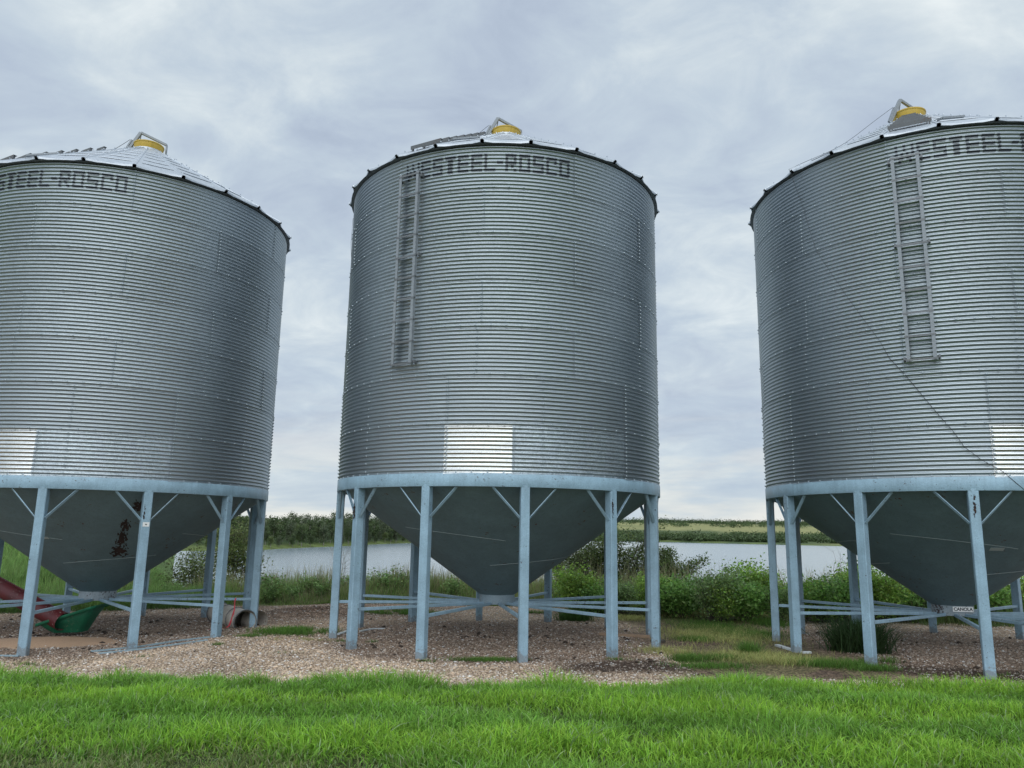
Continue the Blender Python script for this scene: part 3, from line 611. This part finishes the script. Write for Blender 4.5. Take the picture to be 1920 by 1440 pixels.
# clump of dark tall grass by the right bin's leg
def clump(name, px, py, sx, sy, n, h, bc, tp, label, seed, w=.008, z=0):
    g = at(px, py, z); A = patchgrass(0, 0, sx, sy, n, h, bc, tp, seed, 0, w); A[0][:, 2] = 0; o = blades(name, *A, lean=.38, seg=3, curl=.8, seed=seed); o.location = (g[0], g[1], float(terrain(g[0], g[1]))-.02); return tag(o, label, 'plant')
clump('grass_clump', 1612, 1222, .36, .30, 2600, .52, (.03, .06, .018), (.06, .115, .045), 'dark tall grass clump at the front leg of the right bin', 5, .012)
clump('grass_clump', 1077, 1163, .34, .24, 1400, .26, (.04, .085, .015), (.075, .17, .035), 'short dense grass clump behind the middle bin, right of its rear leg', 6)
# tall bank grass behind the bins (left) and the rough slope beyond it
def bank(n, x0, x1, y0, y1, h, seed, tipc, dry=.12, cond=None):
    r = np.random.default_rng(seed); x = r.uniform(x0, x1, n); y = y0+(y1-y0)*r.random(n)**1.4; k = fbm(x, y, .7, seed+3) > .30
    if cond is not None: k &= cond(x, y)
    x, y = x[k], y[k]; n = len(x); c = fbm(x, y, 1.4, seed+7)
    H = h*(.30+1.15*sst(.25, .75, c))*r.uniform(.5, 1.2, n)*(.22+.78*sst(y0, y0+1.3, y+1.0*(fbm(x, y, .8, seed+13)-.5))); tp = jit(tipc, n, r, .25)*(.6+.9*fbm(x, y, 1.0, seed+17)[:, None])*(1+np.array([[.25, .0, -.1]])*(2*fbm(x, y, 1.7, seed+19)-1)[:, None]); d = r.random(n) < dry*(.4+1.6*fbm(x, y, 2, seed+9)); tp[d] = jit((.38, .34, .20), int(d.sum()), r); H[d] *= 1.4
    return np.stack([x, y, terrain(x, y)-.02], 1), H, r.uniform(.008, .018, n), jit((.12, .18, .055), n, r)*(.7+.6*c[:, None]), tp
L_ = [bank(60000, -13, 1.8, 20.4, 25, .50, 401, (.30, .43, .13), .25), bank(18000, 1.5, 9.5, 20, 24.5, .60, 402, (.25, .36, .11), .25), bank(9000, 9, 16, 17.5, 24, .8, 403, (.12, .20, .06), .1)]
tag(blades('bank_grass', *cat(L_)[:3], *cat(L_)[3:], lean=.28, seg=3, seed=8), kind='stuff', label='tall uncut grass and weeds along the lake bank behind the bins', cat='grass')
r = np.random.default_rng(77); n = 60000; rad_ = 21+40*r.random(n)**1.3; az = np.radians(r.uniform(-44, -19, n)); x, y = rad_*np.sin(az), rad_*np.cos(az); c = fbm(x, y, 2.5, 480)
tag(blades('slope_grass', np.stack([x, y, terrain(x, y)-.03], 1), (.35+.35*c)*r.uniform(.6, 1.2, n)*(1+(rad_-21)/60), .014+.0006*(rad_-20), jit((.09, .17, .045), n, r), jit((.22, .36, .10), n, r, .25)*(.7+.6*c[:, None]), lean=.35, seed=9), kind='stuff', label='bright green rough grass slope seen behind the left bin', cat='grass')
# gravel stones
r = np.random.default_rng(31); n = 150000; y = 8.6+ (20.5-8.6)*r.random(n)**1.5; x = r.uniform(-.75, .78, n)*y; k = (y > edge_y(x)-.1) & ~((np.abs(x-4.0) < 1.5+.6*(fbm(x, y, 1, 3)-.5)) & (y > 10.6)); x, y = x[k], y[k]; n = len(x)
s = r.uniform(.008, .021, n)*np.where(r.random(n) < .05, 1.6, 1); clod = (r.random(n) < .012) & (fbm(x, y, .8, 991) > .52) & (y > 10.8); clod &= groundcol(x, y).mean(1) < .30; s[clod] *= r.uniform(1.6, 3.0, n)[clod]; oct_ = np.array([[1, 0, 0], [0, 1, 0], [-1, 0, 0], [0, -1, 0], [0, 0, 1], [0, 0, -1]], float)
V = oct_[None]*s[:, None, None]*r.uniform(.6, 1.4, (n, 6, 1)); V[:, :, 2] *= .55; rt = r.uniform(0, 6.28, n); cs, sn = np.cos(rt)[:, None], np.sin(rt)[:, None]; V = np.stack([V[..., 0]*cs-V[..., 1]*sn, V[..., 0]*sn+V[..., 1]*cs, V[..., 2]], -1)
V += np.stack([x, y, terrain(x, y)+s*.25], 1)[:, None]
tri = np.array([[0, 1, 4], [1, 2, 4], [2, 3, 4], [3, 0, 4], [1, 0, 5], [2, 1, 5], [3, 2, 5], [0, 3, 5]]); F = (np.arange(n)[:, None, None]*6+tri[None]).reshape(-1, 3)
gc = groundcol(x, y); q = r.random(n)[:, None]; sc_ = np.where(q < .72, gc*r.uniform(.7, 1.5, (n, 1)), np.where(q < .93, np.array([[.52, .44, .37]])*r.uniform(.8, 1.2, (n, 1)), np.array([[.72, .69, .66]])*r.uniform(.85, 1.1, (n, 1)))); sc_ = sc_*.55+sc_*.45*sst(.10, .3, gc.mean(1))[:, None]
sc_[clod] = (.05, .036, .028)
tag(npmesh('gravel_stones', V.reshape(-1, 3), F, M['stone'], col=np.repeat(sc_, 6, 0)), kind='stuff', label='loose pale gravel stones over the ground around the bins', cat='gravel')

# ------------------------------------------------------------------ shrubs and trees
def leaves(P, size, r, cols, up=.5):
    n = len(P); d = r.normal(0, 1, (n, 3)); d[:, 2] = d[:, 2]*.6+.1; d /= np.linalg.norm(d, axis=1)[:, None]; nn = r.normal(0, 1, (n, 3)); nn[:, 2] += up; x = np.cross(d, nn); x /= np.linalg.norm(x, axis=1)[:, None]+1e-6
    s = size*r.uniform(.6, 1.3, n)[:, None]; nrm = np.cross(x, d); a = P; b_ = P+d*s*.5+x*s*.28+nrm*s*.06; c = P+d*s; e = P+d*s*.5-x*s*.28+nrm*s*.06
    V = np.stack([a, b_, c, e], 1).reshape(-1, 3); F = (np.arange(n)[:, None]*4+np.array([[0, 1, 2, 3]])); return V, F, np.repeat(cols, 4, 0)
def branchy(r, h, spread, nst, levels=2, base_r=.03, out=None, tips=None, mb=None):
    for s in range(nst):
        a = r.uniform(0, 6.28); p = np.array([math.cos(a), math.sin(a), 0])*r.uniform(0, .25)*spread; lean = np.array([math.cos(a), math.sin(a), 0])*r.uniform(.1, 1)*spread; H = h*r.uniform(.65, 1)
        pts = [p+lean*(u**1.3)+np.array([r.normal(0, .03), r.normal(0, .03), H*u])*1.0 for u in np.linspace(0, 1, 7)]; mb.tube(pts, list(np.linspace(base_r, base_r*.2, 7)*r.uniform(.6, 1.1)), 5, False)
        for q in range(r.integers(6, 11)):
            u = r.uniform(.3, .97); i = int(u*6); b0 = pts[i]+(pts[i+1]-pts[i])*(u*6-i); b = r.uniform(0, 6.28); L = h*r.uniform(.12, .28)
            e = b0+np.array([math.cos(b)*L*.9, math.sin(b)*L*.9, L*r.uniform(.1, .8)]); mb.tube([b0, (b0+e)/2+[0, 0, .03*L], e], [base_r*.35, base_r*.22, base_r*.08], 4, False)
            tips += [b0+(e-b0)*v for v in (.45, .7, 1.)]
        tips.append(pts[-1]); tips.append(pts[-2])
def shrub(name, h, spread, nst, nleaf, leaf, colr, bark, seed, label, cat_, base_r=.03, clr=.22, zmin=0., group=None):
    r = np.random.default_rng(seed); root = empty(name, (0, 0, 0)); mb = MB(); tips = []; branchy(r, h, spread, nst, 2, base_r, None, tips, mb); mb.build('stems', bark, root)
    T = np.array(tips); T = T[T[:, 2] > zmin*h]; idx = r.integers(0, len(T), nleaf); dens = r.random(len(T)); idx = idx[r.random(nleaf) < .35+.65*dens[idx]]; P = T[idx]+r.normal(0, clr, (len(idx), 3))*np.array([1, 1, .8]); P[:, 2] = np.maximum(P[:, 2], .03)
    cc = jit(colr, len(P), r, .22)*(.55+.9*dens[idx][:, None]); V, F, C = leaves(P, leaf, r, cc); npmesh('foliage', V, F, M['leaf'], root, C); tag(root, label, cat_, group); return root
# large lakeside bushes behind the middle bin
def put(o, px, dist, zoff=0, s=1, rz=0):
    p = far(px, 1100, dist); o.location = (p[0], p[1], float(terrain(p[0], p[1]))+zoff); o.scale = (s,)*3; o.rotation_euler = (0, 0, rz); return o
G = 'lakeside bushes'
b1 = put(shrub('lakeside_bush', 2.35, 1.5, 18, 30000, .07, (.085, .12, .035), M['bark'], 1, 'tallest dark many-stemmed bush at the lake edge, right behind the middle bin', 'bush', .035, .17, .30, G), 1150, 25.5)
b2 = put(shrub('lakeside_bush', 1.95, 1.25, 13, 22000, .07, (.08, .115, .035), M['bark'], 2, 'rounded dark bush at the lake edge just right of the middle bin', 'bush', .03, .12, .10, G), 1238, 25.0)
b3 = put(shrub('lakeside_bush', 2.4, 1.3, 12, 9000, .07, (.09, .12, .045), M['bark'], 3, 'thin twiggy bush at the lake edge seen beneath the cone of the middle bin', 'bush', .03, .12, .40, G), 1070, 25.8)
b4 = put(shrub('lakeside_bush', 2.4, .75, 9, 8000, .075, (.14, .18, .06), M['bark'], 4, 'bushy willow in the bank grass beneath the right side of the left bin', 'bush', .025, .17, .15, G), 432, 23.5)
b5 = put(shrub('lakeside_bush', 2.0, 1.2, 9, 9000, .08, (.05, .085, .028), M['bark'], 5, 'dark low bush behind the cone of the right bin', 'bush', .03, .18, .15, G), 1715, 23.5)
b6 = put(shrub('lakeside_bush', 2.3, .8, 8, 7000, .075, (.13, .17, .06), M['bark'], 6, 'bush beneath the left bin, left of the willow', 'bush', .025, .18, .2, G), 372, 24.5)
# bare twigs beneath the right bin
def bare(px, dist, h, seed, label):
    r = np.random.default_rng(seed); root = empty('bare_shrub', (0, 0, 0)); mb = MB(); tips = []; branchy(r, h, .55, 5, 2, .012, None, tips, mb); mb.build('stems', M['palebark'], root); tag(root, label, 'shrub', 'leafless twiggy shrubs'); return put(root, px, dist)
bare(1575, 22.5, 2.0, 51, 'leafless twiggy shrub against the lake beneath the right bin'); bare(640, 23.0, 1.75, 52, 'pale dry twiggy shrub between the left and middle bins'); bare(1345, 24.5, 1.1, 53, 'small dry shrub at the right end of the rounded dark bush')
# leafy waist-high shrubs in a row behind the gap and the right bin
G = 'leafy green shrubs along the bank'
sp_ = [shrub('leafy_shrub', h_, .55, 14, 6500, lf, c_, M['bark'], 60+i, 'leafy green shrub in the waist-high row behind the gap and right bin', 'shrub', .012, .13, .05, G) for i, (h_, lf, c_) in enumerate(((.98, .07, (.27, .42, .085)), (.86, .085, (.18, .33, .08)), (1.08, .06, (.21, .31, .12))))]
rows = [(px, d) for px, d in zip(range(1085, 1930, 46), [19.6, 19.0, 18.9, 18.8, 18.4, 18.3, 18.2, 17.9, 18.2, 18.0, 18.1, 18.3, 18.2, 18.3, 18.4, 18.6, 18.5, 18.6, 18.8])]+[(px, 19.7) for px in range(1110, 1930, 62)]
for i, (px, d) in enumerate(rows):
    o = sp_[i] if i < 3 else copy_tree(sp_[i % 3]); put(o, px+random.uniform(-14, 14), d+random.uniform(-.4, .4), -.04, random.uniform(.72, 1.12), random.uniform(0, 6.28))
# weeds on the left bank
G = 'tall leafy weeds in the bank grass'
sp_ = [shrub('leafy_weed', .8, .28, 5, 900, .075, (.19, .30, .10), M['bark'], 90+i, 'leafy weed standing up among the tall bank grass behind the bins', 'plant', .008, .09, .0, G) for i in range(2)]
for i, (px, d, s) in enumerate(((518, 21.3, 1.25), (505, 21.0, .8), (556, 21.2, .8), (604, 21.3, .9), (640, 21.5, 1.1), (700, 21.6, 1.15), (735, 21.4, 1.2), (748, 21.8, 1.3), (850, 21.8, 1.0), (330, 21.6, .8), (358, 21.2, .7), (318, 21.9, .9), (575, 21.9, 1.1), (1050, 20.9, 1.1), (1065, 20.6, .9))):
    o = sp_[i] if i < 2 else copy_tree(sp_[i % 2]); put(o, px, d, -.03, s*.82, random.uniform(0, 6.28))
# trees on the far left shore
G = 'trees on the far left shore'
def tree(seed, h, colr, conif=False):
    r = np.random.default_rng(seed); root = empty('shore_tree', (0, 0, 0)); mb = MB(); mb.tube([(0, 0, -.3), (.1, 0, h*.3), (0, .1, h*.62), (.1, 0, h*.92)], [.16, .12, .08, .02], 6)
    for _ in range(7):
        a = r.uniform(0, 6.28); z = h*r.uniform(.3, .75); mb.tube([(0, 0, z), (math.cos(a)*h*.13, math.sin(a)*h*.13, z+h*.12)], [.05, .02], 4)
    mb.build('trunk', M['palebark'], root); n = 2200; cl_ = r.normal(0, 1, (26, 3)); cl_ /= np.linalg.norm(cl_, axis=1)[:, None]; cl_ *= r.uniform(.3, 1, (26, 1))
    q = r.integers(0, 26, n); P = cl_[q]*np.array([h*.20, h*.20, h*.45])+np.array([0, 0, h*.54])+r.normal(0, h*.055, (n, 3)); P[:, 2] = np.maximum(P[:, 2], .3)
    cc = jit(colr, n, r, .2)*(r.uniform(.6, 1.35, 26)[q])[:, None]; V, F, C = leaves(P, .34, r, cc, up=.9); npmesh('crown', V, F, M['leaf'], root, C); tag(root, 'broadleaf tree in the dense wood on the far left shore', 'tree', G); return root
kinds = [('darker broadleaf tree in the dense wood on the far left shore', (.085, .125, .05)), ('light green tree in the dense wood on the far left shore', (.15, .20, .075)), ('grey-green tree in the dense wood on the far left shore', (.12, .155, .085))]
pr = [tree(200+i, 7.0, kinds[i % 3][1]) for i in range(3)]
for i, p in enumerate(pr): p['label'] = kinds[i][0]
r = np.random.default_rng(5); cnt = 0
for row in range(5):
    az = -21.5
    while az < -4.2:
        D = np.interp(az, [-40, -27, -18, -12, -7, -3, 3], [150, 160, 176, 240, 345, 520, 700])+6+row*9+r.uniform(-3, 3); k = cnt % 3 if cnt < 3 else int(r.choice([0, 0, 0, 1, 2, 2]))
        o = pr[cnt] if cnt < 3 else copy_tree(pr[k]); x, y = D*math.sin(R_(az)), D*math.cos(R_(az)); o.location = (x, y, float(terrain(x, y))-.2)
        s = r.uniform(.75, 1.12)*(1+.10*row)*np.interp(az, [-20, -14, -8, -4], [.62, .80, 1.02, 1.1])*(.62 if (row == 0 and r.random() < .5) else 1); o.scale = (s*1.05, s*1.05, s); o.rotation_euler = (0, 0, r.uniform(0, 6.28)); cnt += 1; az += 150./D*r.uniform(.7, 1.35)
        if cnt > 295: break
# scrub and woods on the far hills: read as one mass
r = np.random.default_rng(12); Ps, Cs = [], []
for az0, az1, d0, d1, n, hh in ((2, 32, 712, 800, 1500, 8), (2, 32, 800, 900, 300, 8), (2, 34, 1150, 1300, 220, 10), (2, 34, 1500, 1640, 1300, 15), (-24, -6, 420, 600, 200, 7), (-45, -24, 60, 110, 50, 3)):
    A = np.radians(r.uniform(az0, az1, n)); D = r.uniform(d0, d1, n); x, y = D*np.sin(A), D*np.cos(A); k = fbm(x, y, 70, 700) > (.40 if d0 < 1400 else .3); x, y = x[k], y[k]; z = terrain(x, y); m_ = len(x)
    for j in range(m_):
        q = 60; s = hh*r.uniform(.4, .8); P = np.array([x[j], y[j], z[j]+s*.4])+r.normal(0, 1, (q, 3))*np.array([s*.6, s*.6, s*.22]).clip(.01); Ps.append(P); Cs.append(np.tile(np.array([.075, .115, .045])*r.uniform(.65, 1.4), (q, 1)))
P = np.concatenate(Ps); C = np.concatenate(Cs); V, F, C = leaves(P, 2.0, r, C*r.uniform(.8, 1.2, (len(C), 1)), up=1.5); tag(npmesh('far_scrub', V, F, M['leaf'], col=C), kind='stuff', label='dark scrub and woods over the far hillsides across the lake', cat='scrub')

# ------------------------------------------------------------------ things on the ground
# grain spill
g0, g1 = at(-40, 1200, -.05), at(215, 1194, -.05); cx, cy = (g0[0]+g1[0])/2, (g0[1]+g1[1])/2; nx, ny = 90, 34; V = []
for i in range(nx+1):
    for j in range(ny+1):
        u, v = i/nx*2-1, j/ny*2-1; x = cx+u*1.45; y = cy-.10+v*.78+.08*math.sin(3*u); d = math.hypot(u, v)+.22*(float(fbm(x, y, .35, 44))-.5); V.append((x, y, float(terrain(x, y))-.02+.085*max(0, 1-max(d, 0)**1.6)))
F = [(i*(ny+1)+j, (i+1)*(ny+1)+j, (i+1)*(ny+1)+j+1, i*(ny+1)+j+1) for i in range(nx) for j in range(ny)]
gm2, t, b = mat('grain', (.46, .30, .19), .85); nz = noise(t, geo(t), 90, 3, .7); t.links.new(ramp(t, nz, [(.3, (.33, .205, .13)), (.7, (.56, .38, .25))]), b.inputs['Base Color']); bump(t, b, nz, .5, .008)
tag(npmesh('grain_spill', V, F, gm2, smooth=True), kind='stuff', label='tan spilled grain on the gravel beneath the green auger hopper', cat='grain')
# auger
ag = empty('grain_auger', (0, 0, 0)); tag(ag, 'dark red auger tube running into a green intake hopper under the left bin', 'auger')
e1 = at(112, 1170, .12); e1 = np.array([*at(118, 1166, .17)[:2], .17]); dd = far(-60, 1068, e1[1]+.9); dr = (dd-e1)/np.linalg.norm(dd-e1); st0 = e1+dr*5.2
mb = MB(); mb.tube([e1, st0], .155, 24, False); tb = mb.build('auger_tube', M['red'], ag, True)
mb = MB(); sx = np.cross(dr, (0, 0, 1)); sx /= np.linalg.norm(sx); upv = np.cross(sx, dr); mb.bar(e1+upv*.158+dr*.1, st0+upv*.158, .03, .012, up=upv); mb.build('tube_seam', M['red'], tb)
hp = empty('intake_hopper', (0, 0, 0)); hp.parent = ag
c0 = at(126, 1188, -.06); ex = np.array([1, .06, 0]); ex /= np.linalg.norm(ex); ey = np.array([-ex[1], ex[0], 0]); O = c0+np.array([-.06, .02, .03])
def loopv(x0, x1, y0, y1, z0, z1, n=6):       # rounded rectangle, z rising from x0 to x1
    L = []
    for (cx_, cy_, a0) in ((x1-.10, y1-.10, 0), (x0+.10, y1-.10, 90), (x0+.10, y0+.10, 180), (x1-.10, y0+.10, 270)):
        for k in range(n): a_ = R_(a0+90*k/(n-1)); X_ = cx_+.10*math.cos(a_); Y_ = cy_+.10*math.sin(a_); L.append(O+ex*X_+ey*Y_+np.array([0, 0, z0+(z1-z0)*(X_-x0)/(x1-x0)]))
    return L
LL = [loopv(-.36, .60, -.36, .36, .15, .47), loopv(-.32, .56, -.33, .33, .15, .46), loopv(-.25, .46, -.24, .24, .07, .26), loopv(-.16, .36, -.16, .16, .0, .02)]
V = [p for l in LL for p in l]; m_ = 24; F = [(i*m_+k, i*m_+(k+1) % m_, (i+1)*m_+(k+1) % m_, (i+1)*m_+k) for i in (1, 2) for k in range(m_)]+[tuple(range(3*m_, 4*m_))]
mb = MB(); mb.add(V, F); o = mb.build('hopper_bowl', M['green'], hp, True); sm_ = o.modifiers.new('thick', 'SOLIDIFY'); sm_.thickness = .008
mb = MB(); outl = loopv(-.37, .62, -.37, .37, .155, .482); inl = LL[1]; lo_ = [p-np.array([0, 0, .045]) for p in outl]
mb.add(inl+outl+lo_, [(k, (k+1) % m_, (k+1) % m_+m_, k+m_) for k in range(m_)]+[(k+m_, (k+1) % m_+m_, (k+1) % m_+2*m_, k+2*m_) for k in range(m_)]); o = mb.build('hopper_rim', M['green'], hp, True); o.modifiers.new('thick', 'SOLIDIFY').thickness = .006
# grey ribbed duct lying on the ground
du = empty('flexible_duct', (0, 0, 0)); tag(du, 'grey ribbed duct lying on the gravel behind the right legs of the left bin', 'duct')
pA = at(459, 1186, -.1)+np.array([0, 0, .20]); pB = at(398, 1169, -.1)+np.array([0, .25, .20]); ax = pB-pA; L_d = np.linalg.norm(ax); ax /= L_d; mb = MB()
n_ = 64; pts, rd = [], []
for i in range(n_+1):
    u = i/n_; pts.append(pA+ax*L_d*u); rd.append(.195+.009*(math.cos(u*2*math.pi*9)) - (.0 if u else .0))
mb.tube(pts, rd, 28, False); mb.tube([p for p in pts[::-1]], [q-.012 for q in rd[::-1]], 28, False); mb.build('duct_tube', M['pipe'], du, True)
mb = MB()
for u in (.02, .98):
    c_ = pA+ax*L_d*u; R2 = .21 if u < .5 else .225; a1 = np.cross(ax, (0, 0, 1)); a1 /= np.linalg.norm(a1); b1_ = np.cross(ax, a1); mb.tube([c_+R2*(math.cos(q)*a1+math.sin(q)*b1_) for q in np.linspace(0, 2*math.pi, 33)], .012, 6)
for u in (.3, .62):
    c_ = pA+ax*L_d*u; mb.tube([c_+.212*(math.cos(q)*a1+math.sin(q)*b1_) for q in np.linspace(0, 2*math.pi, 33)], .007, 5)
mb.build('duct_band', M['dark_steel'], du, True)
p = at(480, 1183, -.1); mb = MB(); Oc = p+np.array([.02, .05, .17]); a1 = np.array([.75, .2, 0]); a1 /= np.linalg.norm(a1); dpt = np.array([-.75, .66, 0])
mb.tube([Oc+dpt*.16*u for u in (0, 1, 2)], [.20, .185, .19], 28, False); mb.tube([Oc+dpt*.16*u for u in (2, 1, 0)], [.178, .173, .188], 28, False); tag(mb.build('duct_ring', M['pipe'], None, True), 'short pale duct ring lying right of the last leg of the left bin', 'duct')
# red ribbon hanging from the tie rod
q0 = at(452, 1118, 0); c_l = CTR['left']; A_ = cyl(8.5+90, RB-.40, .575)+np.array(c_l); z_ = float(terrain(A_[0], A_[1])); mb = MB(); sx = np.array([.013, .004, 0])
pts = [A_+np.array([0, -.03, .045]), A_+np.array([-.01, -.035, -.02]), A_+np.array([0, -.05, -.16]), A_+np.array([-.02, -.07, -.30]), A_+np.array([-.05, -.12, -.45]), np.array([A_[0]-.07, A_[1]-.20, z_+.02]), np.array([A_[0]-.35, A_[1]-.34, z_+.012])]
V = []
for i, p in enumerate(pts): tw = math.sin(i*1.3); V += [p-sx+np.array([0, .012*tw, 0]), p+sx*(1)+np.array([0, -.012*tw, .004 if i > 4 else 0])]
V[-2:] = [pts[-1]+np.array([0, -.02, 0]), pts[-1]+np.array([0, .02, 0])]
mb.add(V, [(2*i, 2*i+1, 2*i+3, 2*i+2) for i in range(len(pts)-1)]); o = mb.build('ribbon', M['ribbon'], None); o.modifiers.new('t', 'SOLIDIFY').thickness = .003; tag(o, 'red plastic ribbon hanging from a tie rod of the left bin to the ground', 'ribbon')
# flat steel strips, wooden board, pale edging pieces
def strip(name, pxs, wd, ht, m_, label, cat_, z0=-.04, group=None):
    mb = MB(); P = []
    for px, py in pxs: g = at(px, py, z0); P.append(np.array([g[0], g[1], float(terrain(g[0], g[1]))+ht/2+.004]))
    for p, q in zip(P[:-1], P[1:]): mb.bar(p, q, wd, ht)
    return tag(mb.build(name, m_), label, cat_, group)
G = 'blue-grey steel strips on the ground'
strip('steel_strip', [(170, 1223), (262, 1216), (330, 1208), (392, 1203)], .055, .02, M['strip'], 'long blue-grey flat steel strip curving past the second leg of the left bin', 'metal strip', -.1, G)
strip('steel_strip', [(185, 1227), (270, 1221), (345, 1213), (388, 1209)], .04, .02, M['strip'], 'nearer of two blue-grey steel strips in front of the left bin', 'metal strip', -.1, G)
strip('steel_strip', [(0, 1230), (35, 1230)], .04, .02, M['strip'], 'short blue-grey steel strip left of the first leg of the left bin', 'metal strip', -.1, G)
strip('white_strip', [(633, 1191), (655, 1184)], .07, .02, M['whitesteel'], 'short white strip beside the left legs of the middle bin', 'metal strip', 0)
strip('white_strip', [(675, 1185), (700, 1180), (722, 1180)], .05, .02, M['whitesteel'], 'bent pale strip behind the left legs of the middle bin', 'metal strip', 0)
strip('wooden_pole', [(1124, 1190), (1218, 1196)], .05, .05, M['wood'], 'pale wooden pole lying behind the right legs of the middle bin', 'pole', 0)
strip('dark_board', [(1222, 1203), (1246, 1205)], .14, .04, M['bark'], 'dark board end lying beside the rightmost leg of the middle bin', 'board', 0)
strip('concrete_edging', [(1456, 1210), (1478, 1217), (1492, 1221)], .08, .03, M['whitesteel'], 'broken pale edging curving round the leftmost legs of the right bin', 'edging', .02)
strip('concrete_edging', [(1502, 1224), (1520, 1224)], .06, .03, M['whitesteel'], 'short pale edging piece right of the second leg of the right bin', 'edging', .02)
